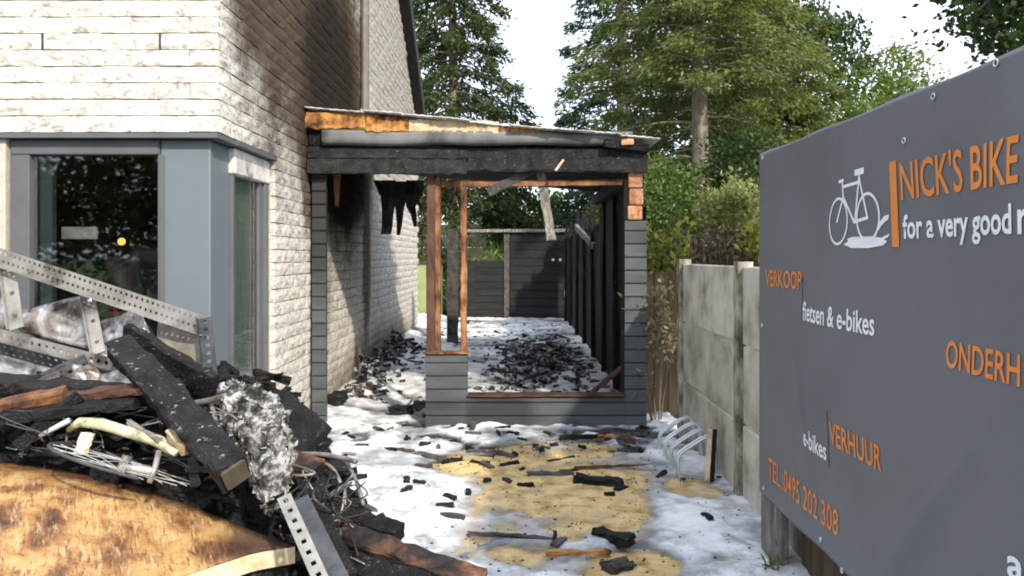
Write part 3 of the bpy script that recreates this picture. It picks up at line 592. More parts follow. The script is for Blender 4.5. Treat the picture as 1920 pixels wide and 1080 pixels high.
for xx in (1037, 1050):
    c = P(xx, 487, BY-.05); MB().tube([(c.x, c.y, c.z), (c.x, c.y-.03, c.z)], .04, 10).build('knob', M_WHITEP, gate)
c = P(1060, 551, BY-.05); MB().box(c.x-.03, c.x+.03, c.y-.03, c.y, c.z-.12, c.z+.12).build('handle', M_BLOCK, gate)
shedw = empty('garden_wall', (-2.2, 27, 0), 'pinkish brick garden wall glimpsed between the burnt posts', 'wall')
for i in range(7):
    MB().box(-4.5, .2, 27+random.uniform(0, .01), 27.2, i*.4+.006, i*.4+.394).build('course', M_PINK, shedw)
MB().box(-.94, .78, BY+.035, BY+.05, 0, 1.57).build('backing', M_BLACKB, rfence); MB().box(-.04, 1.5, BY+.052, BY+.07, 0, 2.24).build('backing', M_BLACKB, gate)
e = empty('garden_bin', (-2.1, 20.5, 0), 'pale green garden bin behind the end of the house', 'bin')
c = P(806, 560, 19.9); MB().prism([(c.x-.3, c.y-.3), (c.x+.3, c.y-.3), (c.x+.3, c.y+.3), (c.x-.3, c.y+.3)], 2, .05, 1.5).build('body', mat('pale green plastic', [(.3, (.19, .24, .09)), (.7, (.25, .30, .13))], 3, rough=.5).m, e)
MB().box(c.x-.33, c.x+.33, c.y-.34, c.y+.33, 1.5, 1.58).build('lid', M_STEELD, e)

# ------------------------------------------------------------------ concrete fence
FX = 1.6
cf = empty('concrete_fence', (FX, 5.3, 0), 'grey concrete panel fence with mossy posts behind the bike rack', 'fence')
posts = [1.65, 3.5, 5.35, 7.2]
for i, y in enumerate(posts):
    o = MB().beam((FX, y, -.05), (FX, y, 1.66+(.01 if i == 3 else 0)), .10, .11, jit=.003, segs=14, up=(1, 0, 0)).build('post', M_POST, cf)
for a, b_ in zip(posts[:-1], posts[1:]):
    for k in range(3):
        o = MB(); z0 = .0+k*.545; o.box(FX-.018+.004*(k % 2), FX+.022, a+.045, b_-.045, z0+.004, z0+.538); bevel(o.build('panel', M_CONC, cf), .008)
bf = empty('wooden_fence', (1.6, 8.3, 0), 'brown wooden fence panel between the concrete fence and the lean-to', 'fence')
for i in range(5):
    MB().box(1.36+i*.15, 1.36+i*.15+.144, 8.2+random.uniform(-.006, .006), 8.23, 0, 1.53+random.uniform(-.01, .01)).build('board', M_BROWNF, bf)

# ------------------------------------------------------------------ banner on its timber frame
SX = 1.40
sign = empty('banner_sign', (SX, 3, 0), 'large dark grey advertising banner with orange and white lettering on timber posts', 'banner')
Y0, Y1, Z0, Z1 = 4.375, .55, .37, 2.272
def dent(y, z):
    u = (y-Y1)/(Y0-Y1); v = (z-Z0)/(Z1-Z0)
    edge = min(1, 8*min(u, 1-u))*min(1, 6*min(v, 1-v))
    d = .006*math.sin(y*5.3+z*2)+.004*math.sin(y*2.1-z*4.4)
    q = (z-.55)-(2.85-y)*1.15; d += .016*math.exp(-(q/.11)**2)*math.exp(-((z-.75)/.38)**2)
    q = (z-.9)-(y-3.75)*2.5; d += -.0025*math.exp(-(q/.16)**2)*math.exp(-((z-.95)/.4)**2)
    q = (y-4.05); d += .002*math.exp(-(q/.08)**2)
    return d*edge*1.7
bn = MB(); bn.grid(lambda u, v: (SX-dent(Y0+(Y1-Y0)*u, Z0+(Z1-Z0)*v), Y0+(Y1-Y0)*u, Z0+(Z1-Z0)*v+.004*math.sin(u*34)*(v in (0, 1))), 300, 150)
banner = bn.build('banner', M_BANNER, sign, True); solidify(banner, .001, 0)
def uv_pts(px, py):
    y = SX*FPX/(px-960); return y, EYE-(py-480)/FPX*y
def text(body, y_left, y_right, z_bot, z_top, mt, bold=.0, ref=None):
    cu_ = bpy.data.curves.new('lettering', 'FONT'); cu_.body = body; cu_.offset = bold; cu_.resolution_u = 3
    to = bpy.data.objects.new('lettering_curve', cu_); COL.objects.link(to)
    bpy.context.view_layer.update()
    me_ = bpy.data.meshes.new_from_object(to.evaluated_get(bpy.context.evaluated_depsgraph_get()))
    COL.objects.unlink(to); bpy.data.objects.remove(to); bpy.data.curves.remove(cu_)
    bm = bmesh.new(); bm.from_mesh(me_)
    bmesh.ops.triangulate(bm, faces=bm.faces)
    kx = abs(y_right-y_left)/(max(v.co.x for v in bm.verts)-min(v.co.x for v in bm.verts))
    for _ in range(2):
        bmesh.ops.subdivide_edges(bm, edges=[e for e in bm.edges if e.calc_length()*kx > .02], cuts=1); bmesh.ops.triangulate(bm, faces=bm.faces)
    xa = min(v.co.x for v in bm.verts); xb = max(v.co.x for v in bm.verts); ya = min(v.co.y for v in bm.verts); yb = max(v.co.y for v in bm.verts)
    for v in bm.verts:
        yy = y_left+(v.co.x-xa)/(xb-xa)*(y_right-y_left); zz = z_bot+(v.co.y-ya)/(yb-ya)*(z_top-z_bot)
        v.co = (SX-dent(yy, zz)-.0036, yy, zz)
    bmesh.ops.recalc_face_normals(bm, faces=bm.faces); bm.to_mesh(me_); bm.free()
    me_.name = 'lettering'; me_.materials.clear(); me_.materials.append(mt)
    return link('lettering', me_, banner)
text("NICK'S BIKE", 2.788, 2.118, 1.900, 2.040, M_ORANGE, .012)
text("for a very good", 2.785, 2.150, 1.735, 1.848, M_WPRINT, .022)
text("r", 2.122, 2.07, 1.760, 1.828, M_WPRINT, .022)
text("VERKOOP", 4.247, 3.740, 1.535, 1.626, M_ORANGE, .012)
text("fietsen & e-bikes", 3.712, 2.985, 1.390, 1.484, M_WPRINT, .016)
text("ONDERH", 2.503, 2.118, 1.340, 1.430, M_ORANGE, .016)
text("e-bikes", 3.715, 3.423, .792, .878, M_WPRINT, .016)
text("VERHUUR", 3.383, 2.934, .878, .978, M_ORANGE, .014)
text("TEL.:0495 202 308", 4.22, 3.322, .490, .605, M_ORANGE, .006)
text("a", 2.165, 2.10, .805, .868, M_WPRINT, .022)
def flat(name, polys, mt):
    s = MB()
    for poly in polys:
        s.add([(SX-dent(y, z)-.0036, y, z) for (y, z) in poly], [tuple(range(len(poly)))])
    return link(name, s.mesh(name), banner, mt)
flat('orange_bar', [[(2.859, 1.733), (2.812, 1.733), (2.812, 2.047), (2.859, 2.047)]], M_ORANGE)
flat('dividing_line', [[(3.728, 1.38), (3.722, 1.38), (3.722, 1.60), (3.728, 1.60)]], M_BLINE)
flat('dividing_line', [[(3.404, .77), (3.398, .77), (3.398, 1.02), (3.404, 1.02)]], M_BLINE)
lg = []
def LP(px, py): return uv_pts(px, py)
def stroke(pts, w, taper=False):
    pts = [LP(*p) for p in pts]
    for (a, b_) in zip(pts[:-1], pts[1:]):
        dy, dz = b_[0]-a[0], b_[1]-a[1]; l = math.hypot(dy, dz); ny, nz = -dz/l*w/2, dy/l*w/2; ex, ez = dy/l*w*.3, dz/l*w*.3
        lg.append([(a[0]+ny-ex, a[1]+nz-ez), (a[0]-ny-ex, a[1]-nz-ez), (b_[0]-ny+ex, b_[1]-nz+ez), (b_[0]+ny+ex, b_[1]+nz+ez)])
def ring(cx_, cy_, rx, ry, w):
    n = 36; y, z = LP(cx_, cy_); r1 = abs(LP(cx_-rx, cy_)[0]-LP(cx_+rx, cy_)[0])/2; r2 = abs(LP(cx_, cy_-ry)[1]-LP(cx_, cy_+ry)[1])/2
    for i in range(n):
        a, b_ = 2*math.pi*i/n, 2*math.pi*(i+1)/n
        lg.append([(y+r1*math.cos(a), z+r2*math.sin(a)), (y+r1*math.cos(b_), z+r2*math.sin(b_)), (y+(r1-w)*math.cos(b_), z+(r2-w)*math.sin(b_)), (y+(r1-w)*math.cos(a), z+(r2-w)*math.sin(a))])
ring(1573, 415, 19, 45, .011); ring(1629, 407, 21, 47, .012)
for s_ in ([(1571, 416), (1576, 395), (1583, 370), (1581, 340)], [(1583, 350), (1612, 342)], [(1582, 368), (1605, 417)], [(1614, 334), (1606, 416)], [(1614, 322), (1616, 342), (1629, 409)], [(1606, 416), (1629, 408)], [(1574, 341), (1583, 338)]): stroke(s_, .013)
stroke([(1607, 324), (1622, 320)], .025)
def blobp(pts): lg.append([LP(*p) for p in pts])
blobp([(1585, 458), (1594, 453), (1592, 448), (1602, 444), (1640, 443), (1652, 446), (1666, 438), (1664, 444), (1656, 449), (1662, 452), (1655, 460), (1630, 465), (1600, 465)])
blobp([(1647, 434), (1650, 416), (1658, 405), (1666, 402), (1665, 411), (1658, 417), (1652, 424)])
flat('bicycle_logo', lg, M_WPRINT)
for (px, py) in ((1752, 181), (1697, 264), (1430, 610), (1431, 296), (1540, 1012), (1580, 1070), (1870, 118), (1433, 915)):
    y, z = uv_pts(px, py); q = MB(); q.tube([(SX-.004-.004*math.cos(a)*0, y+.010*math.cos(a), z+.010*math.sin(a)) for a in np.linspace(0, 2*math.pi, 15)], .003, 6, False); q.build('eyelet', M_GALV, banner, True)
# timber behind the banner
bevel(MB().box(SX+.012, SX+.09, 4.22, 4.39, -.05, 2.285).build('post', M_GREYW, sign), .006)
bevel(MB().box(SX+.014, SX+.06, 4.075, 4.205, -.05, 2.26).build('post', M_GREYW, sign), .006)
for y in (3.1, 2.0, .8):
    MB().box(SX+.012, SX+.09, y, y+.09, -.05, 2.26).build('post', M_GREYW, sign)
for z in (.45, 2.15): MB().box(SX+.092, SX+.13, .6, 4.38, z, z+.09).build('crossbar', M_GREYW, sign)
y = .6; 
while y < 4.0:
    MB().box(SX+.135, SX+.155, y, y+.135, .0, 2.0).build('backing_board', M_BROWNF, sign); y += .14

# ------------------------------------------------------------------ bike rack
rack = empty('bike_rack', (1.35, 6.3, 0), 'galvanised bike rack of bent tube hoops against the concrete fence', 'bike rack')
for i in range(4):
    y = 5.80+i*.235
    for k in (0, .055):
        pts = [(1.27, y+k, .01), (1.25, y+k, .09), (1.245, y+k, .17), (1.265, y+k+.01, .21), (1.31, y+k+.02, .24), (1.43, y+k+.05, .305), (1.49, y+k+.06, .325), (1.53, y+k+.06, .31), (1.545, y+k+.06, .26), (1.555, y+k+.06, .01)]
        MB().tube(pts, .0105, 8).build('hoop', M_GALV, rack, True)
for xx in (1.27, 1.552): MB().box(xx-.016, xx+.016, 5.72, 6.68, .012, .04).build('foot_rail', M_GALV, rack)
for (xx, yy) in ((1.27, 5.80), (1.55, 5.85)): MB().tube([(xx, yy-.06, 0), (xx, yy-.06, .05)], .022, 8).build('rubber_foot', M_RUBBER, rack)
e = empty('leaning_batten', (1.45, 5.75, 0), 'pale batten with one charred face leaning on the end hoop of the bike rack', 'batten')
MB().beam((1.475, 5.72, .02), (1.52, 5.80, .40), .05, .03, jit=.002, up=(1, 0, 0)).build('charred_face', M_CHAR2, e); MB().beam((1.443, 5.725, .02), (1.488, 5.805, .40), .014, .034, jit=.001, up=(1, 0, 0)).build('pale_face', M_CREAM, e)

# ------------------------------------------------------------------ loose pieces on the ground
def chunk(px, py, L_, w, t_, ang, mt, label, name='charred_piece', cat='wood', tilt=0, jit=.006, lift=0, group=None, taper=.15):
    p = G(px, py, .03); z = foam_h(p.x, p.y)+t_*.35+lift; d = Vector((math.cos(ang), math.sin(ang), tilt))*(L_/2); c = Vector((p.x, p.y, z))
    o = MB().beam(c-d, c+d, w, t_, jit=jit, segs=max(4, int(L_/.05)), taper=taper, ragged=.03, bend=random.uniform(-.01, .01)).build(name, mt)
    return tag(o, label, cat, group)
chunk(1032, 887, .36, .09, .03, .05, M_CHARG, 'flat greyish-brown plank end lying across the middle of the sand', 'plank', 'plank')
chunk(1145, 876, .58, .025, .02, .12, M_REDWOOD, 'long thin stick on the sand behind the flat plank end', 'stick', 'stick')
chunk(1122, 904, .36, .11, .07, -.28, M_CHAR, 'charred log lying on the yellow sand towards the bike rack', 'charred_log', 'log', jit=.012)
chunk(1150, 1019, .30, .09, .07, -1.0, M_CHAR, 'charred chunk standing aslant at the front of the sand', 'charred_chunk', 'wood', .15, .014)
chunk(1085, 1041, .36, .03, .03, .06, M_FOAMB, 'pale yellow stick with burnt end in the foreground foam', 'stick', 'stick')
chunk(1158, 1062, .16, .1, .05, .5, M_CHARG, 'grey charred lump just in front of the charred chunk', 'charred_lump', 'wood', jit=.014)
chunk(900, 849, .26, .07, .03, -.5, M_CHARG, 'dark plank piece lying on foam in front of the half wall', 'plank', 'plank')
chunk(942, 850, .28, .06, .03, -.7, M_CHARG, 'grey plank piece lying between dark plank and sand edge', 'plank', 'plank')
chunk(806, 860, .30, .09, .03, -.55, M_CHARG, 'wide scorched board piece on foam at the left sand edge', 'plank', 'plank')
chunk(735, 846, .20, .04, .025, .0, M_CHAR, 'short black stick alone on the bright white foam', 'stick', 'stick')
chunk(848, 862, .18, .06, .04, .4, M_CHAR, 'black chunk at the near left rim of the sand', 'charred_chunk', 'wood', jit=.012)
chunk(1092, 824, .42, .05, .05, .1, M_CHAR, 'black batten lying along the foot of the half wall', 'batten', 'batten')
chunk(1135, 823, .16, .08, .05, .2, M_FOAMB, 'yellow scorched block beside the black batten', 'block', 'block')
chunk(1174, 833, .16, .09, .06, -.2, M_REDWOOD, 'reddish-brown timber block near the bike rack', 'block', 'block')
chunk(1052, 858, .28, .025, .02, .6, M_CHAR, 'thin black stick lying aslant behind the sand', 'stick', 'stick')
chunk(632, 772, .22, .14, .14, 1.2, M_CHAR, 'black burnt lump on foam at the foot of the left pilaster', 'charred_lump', 'wood', .3, .03)
chunk(752, 780, .26, .12, .09, .2, M_CHAR, 'black burnt lump in the doorway beside the half wall', 'charred_lump', 'wood', .1, .025)
chunk(788, 770, .12, .08, .08, .8, M_CHARG, 'grey burnt lump against the left edge of the half wall', 'charred_lump', 'wood', 0, .02)
chunk(700, 800, .7, .025, .02, .35, M_GREYW, 'long grey rod half sunk in foam beside the heap', 'rod', 'rod')
chunk(885, 812, .14, .05, .04, 1.3, M_CHARG, 'grey board stub standing against the half wall', 'board_stub', 'wood', .6)
chunk(840, 975, .22, .04, .03, -.25, M_CHARG, 'grey sliver half sunk in foam left of the sand', 'sliver', 'wood')
chunk(955, 1010, .5, .03, .02, -.2, M_CHARG, 'long grey sliver crossing the near edge of the sand', 'sliver', 'wood')
rs_ = random.Random(21); mats = [M_CHAR, M_CHAR, M_CHARG, M_CHAR2, M_CHARG]
k = 0
while k < 70:
    x = rs_.uniform(-1.6, 1.3); y = rs_.uniform(4.2, 7.5)
    dens = .25+.75*(6.6 < y)+.25*(y > 5.2)*(x > -.5)
    if rs_.random() > dens: continue
    l = rs_.uniform(.05, .17); z = foam_h(x, y)
    a = rs_.uniform(0, 3.14); d = Vector((math.cos(a), math.sin(a), rs_.uniform(-.15, .15)))*l/2; c = Vector((x, y, z+.012))
    tag(MB().beam(c-d, c+d, rs_.uniform(.015, .05), rs_.uniform(.012, .035), jit=.005, segs=4, rnd=rs_).build('charred_scrap', mt_ := rs_.choice(mats)), ('grey scorched scrap ' if mt_ is M_CHARG else 'black charred scrap ')+('on the white foam' if z > .03 else 'on the yellow sand')+(' near the half wall' if y > 6.6 else ' in the middle of the yard' if y > 5.4 else ' in the foreground'), 'scrap', 'charred scraps on the ground'); k += 1
# specks of soot on sand and foam
sp = MB()
for i in range(1500):
    x, y = rs_.uniform(-.9, 1.5), rs_.uniform(3.9, 7.5); z = foam_h(x, y); s = rs_.uniform(.002, .009)
    if z > .03 and i % 4: continue
    sp.beam((x-s, y, z+.004), (x+s*rs_.uniform(.5, 1), y+rs_.uniform(-s, s), z+.006), s*1.2, s*.8, segs=1, jit=s*.2, rnd=rs_)
tag(sp.build('soot_crumbs', M_CHAR), 'black soot crumbs sprinkled over sand and foam', 'crumbs', kind='stuff')
# rubble inside the lean-to
ru = MB(); ng = 0
for i in range(1000):
    if i < 560:
        y = rs_.gauss(12.0, 1.7); x = .5+rs_.gauss(0, .42)+(y-11.6)*.05
    elif i < 780: y = rs_.uniform(8.6, 13.5); x = -1.95+abs(rs_.gauss(0, .22))+.0
    else: x, y = rs_.uniform(-1.9, 1.2), rs_.uniform(8, 18.5)
    if not (-1.95 < x < 1.2 and 7.9 < y < 19): continue
    z = foam_h(x, y)+.12*math.exp(-((x-.5)/.5)**2-((y-12)/1.3)**2)*rs_.random()+(.3*rs_.random()*math.exp(-((x+1.95)/.25)**2) if 9.5 < y < 13 else 0)
    l = rs_.uniform(.03, .14) if i % 16 else rs_.uniform(.2, .42)
    a = rs_.uniform(0, 3.14); d = Vector((math.cos(a), math.sin(a), rs_.uniform(-.5, .5)))*l/2; c = Vector((x, y, z+.004))
    if i % 16 == 0 and ng < 60:
        tag(MB().beam(c-d, c+d, rs_.uniform(.04, .09), rs_.uniform(.02, .05), jit=.008, segs=5, rnd=rs_).build('charred_timber', (tm_ := rs_.choice([M_CHAR, M_CHARG, M_REDWOOD, M_CHAR2]))), ('grey scorched' if tm_ is M_CHARG else 'reddish-brown burnt' if tm_ is M_REDWOOD else 'black burnt')+' timber end '+('against the house wall' if x < -1.2 else 'in the rubble on the lean-to floor'), 'timber', 'burnt timbers on the lean-to floor'); ng += 1
    else:
        ru.beam(c-d, c+d, rs_.uniform(.02, .075), rs_.uniform(.015, .05), jit=.012, segs=2, rnd=rs_)
tag(ru.build('charred_rubble', M_RUB), 'black charred rubble heaped on the foam inside the lean-to', 'rubble', kind='stuff')

# ------------------------------------------------------------------ heap of burnt things before the house
def mound(x, y): 
    x = np.asarray(x, float); y = np.asarray(y, float)
    return .98*sstep(-.72, -1.5, x)*sstep(2.75, 3.85, y)*sstep(5.15, 4.6, y)
xs2 = np.arange(-3.4, -.55, .03); ys2 = np.arange(2.3, 5.16, .03); X2, Y2 = np.meshgrid(xs2, ys2)
Z2 = mound(X2, Y2)*(1+.35*(fbm(X2*5, Y2*5, 5)-.5))+.16*(fbm(X2*9+8, Y2*9, 4)-.5)*(mound(X2, Y2) > .03)-.05
me = np_mesh('burnt_heap', np.stack([X2, Y2, Z2], -1).reshape(-1, 3), grid_faces(len(xs2), len(ys2)))
tag(link('burnt_heap', me, None, M_CHAR), 'black mass of burnt remains heaped in front of the shop window', 'burnt heap', kind='stuff')
ch_ = MB()
for i in range(1500):
    x, y = rs_.uniform(-3.0, -.6), rs_.uniform(2.6, 5.0); h0 = float(mound(x, y))
    if h0 < .05: continue
    a = rs_.uniform(0, 6.28); l = rs_.uniform(.04, .22); d = Vector((math.cos(a), math.sin(a), rs_.uniform(-.6, .6)))*l/2; c = Vector((x, y, h0*rs_.uniform(.92, 1.06)))
    ch_.beam(c-d, c+d, rs_.uniform(.015, .06), rs_.uniform(.01, .04), jit=.008, segs=2, rnd=rs_)
tag(ch_.build('charred_splinters', M_CHAR2), 'small charred splinters littering the burnt heap', 'splinters', kind='stuff')
def piece(name, p0, p1, w, t_, mt, label, cat, roll=0.0, jit=.006, up=(0, 0, 1), **k):
    return tag(MB().beam(p0, p1, w, t_, roll, max(4, int((Vector(p1)-Vector(p0)).length/.05)), jit, up, **k).build(name, mt), label, cat)
for i in range(90):
    x, y = rs_.uniform(-1.0, -.28), rs_.uniform(3.3, 4.15)
    if (x+1.0)*.9+(y-3.3)*.5 > .85: continue
    a = rs_.uniform(0, 6.28); l = rs_.uniform(.05, .3); d = Vector((math.cos(a), math.sin(a), rs_.uniform(-.3, .3)))*l/2; c = Vector((x, y, rs_.uniform(.05, .16)))
    ch2_ = MB().beam(c-d, c+d, rs_.uniform(.02, .07), rs_.uniform(.015, .04), jit=.008, segs=4, rnd=rs_)
    tag(ch2_.build('charred_splint', M_CHAR if i % 4 else M_CHARG), ('black' if i % 4 else 'grey')+' charred splint in the black mess at the foot of the heap', 'splint', 'charred splints at the foot of the heap')
# slotted shelving frame
def slotted(p0, p1, w, rows, mt, name, parent, pitch=.05, flange=.04, up=(0, 0, 1), hole=.42):
    p0, p1 = Vector(p0), Vector(p1); d = p1-p0; ln = d.length; d.normalize(); u = Vector(up); u = (u-d*u.dot(d)).normalized(); n = d.cross(u)
    nx = max(2, int(ln/pitch)); s = MB()
    us = []
    for i in range(nx): us += [i/nx*ln, (i+.5-hole/2)/nx*ln, (i+.5+hole/2)/nx*ln]
    us.append(ln); vs_ = [0]
    for r in range(rows): vs_ += [(r+.33)/rows*w, (r+.67)/rows*w]
    vs_.append(w)
    def strip(o, a, vv, holes=True):
        V = [o+d*x+a*y for y in vv for x in us]; m_ = len(us); F = []
        for j in range(len(vv)-1):
            for i in range(m_-1):
                if holes and j % 2 == 1 and i % 3 == 1: continue
                F.append((j*m_+i, j*m_+i+1, (j+1)*m_+i+1, (j+1)*m_+i))
        s.add(V, F)
    strip(p0-u*w/2, u, vs_)
    if flange: strip(p0-u*w/2+n*.003, n, [0, flange*.35, flange*.65, flange])
    o = s.build(name, mt, parent); solidify(o, .004); return o
rk = empty('slotted_steel_frame', (-2.3, 4.4, .5), 'pale slotted steel shelving frame tilted on top of the burnt heap', 'shelf frame')
slotted(P(-50, 464, 4.45), P(392, 612, 4.12), .092, 2, M_STEELW, 'rail', rk, .034, .05)
slotted(P(-50, 615, 4.32), P(236, 690, 4.0), .065, 1, M_STEELW, 'rail', rk, .05, 0)
slotted(P(-50, 640, 4.30), P(262, 722, 3.98), .085, 2, M_STEELD, 'rail', rk, .05, .0, (0, -.5, 1))
slotted(P(14, 486, 4.44), P(32, 616, 4.3), .075, 1, M_STEELW, 'strut', rk, .12, .03, (1, 0, 0), .15)
slotted(P(164, 545, 4.36), P(186, 662, 4.16), .065, 1, M_STEELW, 'strut', rk, .12, .03, (1, 0, 0), .15)
slotted(P(384, 596, 4.11), P(398, 730, 4.02), .07, 1, M_STEELD, 'end_bracket', rk, .04, .03, (1, 0, 0))
MB().beam(P(70, 712, 4.0), P(160, 672, 4.05), .03, .05, jit=.003).build('cross_brace', M_STEELD, rk)
def crumpled(name, c4, mt, label, amp=.02, n=14, seed=0, cat='sheet', th=.003):
    a, b_, c_, d = [Vector(q) for q in c4]; rr = random.Random(seed); nn = (b_-a).cross(d-a).normalized()
    s = MB(); H_ = [[rr.uniform(-1, 1)*amp*(1 if 0 < i < n and 0 < j < n else .5) for i in range(n+1)] for j in range(n+1)]
    def fn(u, v):
        i, j = int(round(u*n)), int(round(v*n)); return (a*(1-u)+b_*u)*(1-v)+(d*(1-u)+c_*u)*v+nn*H_[j][i]*.7+nn*amp*2*math.sin(u*5+seed)*math.sin(v*4)
    s.grid(fn, n, n); o = s.build(name, mt, None, True); solidify(o, th); return tag(o, label, cat)
crumpled('foil_sheet', [P(36, 622, 4.5), P(196, 662, 4.4), P(172, 552, 4.48), P(38, 580, 4.52)], M_FOIL, 'crumpled brown-stained foil sheet between the two pale struts', .016, 12, 1)
crumpled('foil_sheet', [P(182, 670, 4.4), P(304, 700, 4.3), P(262, 572, 4.4), P(184, 606, 4.45)], M_FOIL, 'crumpled silver foil sheet right of the second strut', .016, 12, 5)
crumpled('smoked_panel', [P(292, 690, 4.22), P(392, 715, 4.12), P(386, 600, 4.16), P(296, 602, 4.26)], M_CREAMP, 'smoked cream panel inside the right end of the steel frame', .006, 8, 3, 'panel')
crumpled('foil_sheet', [P(-60, 620, 4.6), P(16, 622, 4.55), P(14, 490, 4.6), P(-60, 480, 4.6)], M_FOIL, 'whitish foil sheet at the outer left end of the frame', .012, 10, 7)
crumpled('foil_sheet', [P(-50, 735, 4.25), P(190, 745, 4.15), P(180, 662, 4.3), P(-50, 640, 4.4)], M_FOIL, 'bluish foil sheet lying under the lower steel rail', .02, 12, 9)
crumpled('foil_sheet', [P(122, 722, 3.95), P(184, 722, 3.92), P(178, 678, 3.98), P(140, 684, 4.0)], M_FOIL, 'small bright white foil scrap under the dark cross brace', .02, 10, 12)
crumpled('foil_sheet', [P(186, 724, 3.92), P(262, 724, 3.9), P(255, 690, 3.98), P(200, 694, 4.0)], M_FOIL, 'grey foil scrap tucked behind the big charred beam', .015, 8, 14)
# timbers
piece('charred_beam', P(228, 652, 3.72), P(440, 888, 3.05), .13, .12, M_CHARB, 'thick charred beam leaning down across the heap with sawn brown end', 'beam', .5, .011, bend=.012)
q = P(441, 889, 3.045); dq = (P(440, 888, 3.05)-P(228, 652, 3.72)).normalized()
bpy.data.objects['charred_beam']['label'] = 'thick charred beam leaning down across the heap with sawn brown end'
eb = MB().beam(q-dq*.01, q+dq*.012, .10, .095, .5, 2, .002).build('sawn_end', M_SAWN, bpy.data.objects['charred_beam'])
piece('charred_plank', P(238, 628, 3.95), P(402, 728, 3.75), .05, .14, M_CHARB, 'black plank lying behind the thick beam under the cream panel', 'plank', .3, .006)
piece('charred_board', P(-60, 712, 3.85), P(285, 738, 3.6), .16, .045, M_CHAR2, 'long black board lying level under the foil sheets', 'board', .1, .010)
piece('charred_board', P(110, 742, 3.62), P(280, 728, 3.5), .10, .03, M_REDWOOD, 'reddish scorched board just above the bicycle wreck', 'board', .2, .005)
piece('scorched_plank', P(-60, 772, 3.45), P(122, 738, 3.55), .09, .045, M_ORWOOD, 'orange scorched plank at the left rim of the heap', 'plank', .3, .004)
piece('charred_board', P(-60, 790, 3.4), P(260, 752, 3.5), .13, .04, M_CHAR2, 'dark board under the orange scorched plank', 'board', .1, .006)
piece('charred_stick', P(30, 838, 3.35), P(150, 742, 3.5), .05, .05, M_CHAR, 'black stick aslant left of the bicycle wreck', 'stick', 0, .006)
piece('charred_board', P(512, 770, 4.2), P(588, 838, 3.9), .25, .04, M_CHAR2, 'black board end sticking out behind the ash crust', 'board', .9, .006)
piece('charred_board', P(555, 905, 3.7), P(660, 885, 3.9), .14, .03, M_CHAR2, 'black flat board end among the bent wires', 'board', .7, .006)
piece('charred_board', P(505, 850, 3.8), P(600, 880, 3.7), .10, .05, M_RUSTY, 'small orange scorched board end right of the ash crust', 'board', .3, .006)
piece('charred_log', P(615, 962, 4.1), P(750, 1004, 3.95), .10, .09, M_CHAR, 'charred log with orange end lying on foam in front of the heap', 'log', .3, .008)
piece('charred_beam', P(640, 1000, 3.75), P(905, 1092, 3.55), .11, .06, M_RUSTY, 'dark red-brown charred timber sliding off the heap into the foreground', 'beam', .5, .008)
piece('charred_beam', P(590, 1050, 3.45), P(800, 1110, 3.2), .13, .09, M_CHAR, 'broad black timber at the foot of the heap in the foreground', 'beam', .3, .012)
piece('wooden_stub', P(322, 812, 3.3), P(352, 842, 3.22), .05, .05, M_CREAM, 'pale wooden stub poking out under the thick beam', 'wood', .2, .004)
piece('charred_stick', P(240, 790, 3.35), P(300, 830, 3.25), .02, .02, M_GREYW, 'thin grey stick lying over the bicycle wreck', 'stick')
# ash crust
ash = MB(); A, B = P(425, 735, 3.75), P(515, 945, 3.15)
rr = random.Random(5)
def ashf(u, v):
    a = v*2*math.pi; c = A.lerp(B, u)+Vector((.06*math.sin(u*3.1), 0, .05*math.sin(u*3.1)))
    r = (.045+.075*math.sin(math.pi*min(1, u*.85+.12)))
    dd = (B-A).normalized(); s1 = dd.cross(Vector((0, 1, 0))).normalized(); s2 = dd.cross(s1)
    k = 1+.9*(float(fbm(np.array([u*9+3]), np.array([math.cos(a)*2+7+math.sin(a)*3]), 4)[0])-.5)+rr.uniform(-.13, .13)
    return c+(s1*math.cos(a)*1.0+s2*math.sin(a)*.8)*r*k
ash.grid(ashf, 60, 40); o = ash.build('ash_crust', M_ASH); tag(o, 'grey-white crust of ash and melted metal on the right flank of the heap', 'ash crust')
fl = MB()
for i in range(420):
    u = rr.random(); v = rr.random(); c = Vector(ashf(u, v)); s = rr.uniform(.006, .02)
    n_ = [Vector((rr.uniform(-1, 1), rr.uniform(-1, 1), rr.uniform(-1, 1)))*s for _ in range(4)]
    fl.add([c+n_[0], c+n_[1], c+n_[2], c+n_[3]], [(0, 1, 2), (0, 2, 3), (0, 3, 1)])
fl.build('ash_flakes', M_ASH, o)['kind'] = 'stuff'
o['category'] = 'ash crust'
# bicycle wreck
bw = empty('bicycle_wreck', P(220, 830, 3.3), 'burnt bicycle wreck with bare spokes and scorched yellow-green tubes', 'bicycle')
MB().tube([P(128, 806, 3.4), P(150, 792, 3.38), P(190, 795, 3.36), P(245, 812, 3.32), P(290, 826, 3.28), P(330, 850, 3.22)], [.012, .022, .026, .024, .022, .014], 10).build('frame_tube', M_YTUBE, bw, True)
MB().tube([P(190, 792, 3.45), P(235, 806, 3.4), P(300, 822, 3.34), P(345, 848, 3.3)], .014, 8).build('frame_tube', M_YTUBE, bw, True)
MB().tube([P(58, 826, 3.4), P(130, 788, 3.36)], [.010, .012], 8).build('fork', M_GALV, bw, True)
MB().tube([P(298, 846, 3.2), P(290, 880, 3.15), P(280, 905, 3.12)], .012, 8).build('stay', M_WIRE, bw, True)
MB().tube([P(235, 876, 3.2), P(290, 884, 3.15)], .014, 8).build('crank', M_GALV, bw, True)
MB().beam(P(150, 852, 3.3), P(165, 812, 3.34), .06, .02, jit=.003).build('bracket', M_CREAMP, bw)
hub = P(232, 872, 3.3)
ax = Vector((.30, .25, .9)).normalized(); s1 = ax.orthogonal().normalized(); s2 = ax.cross(s1)
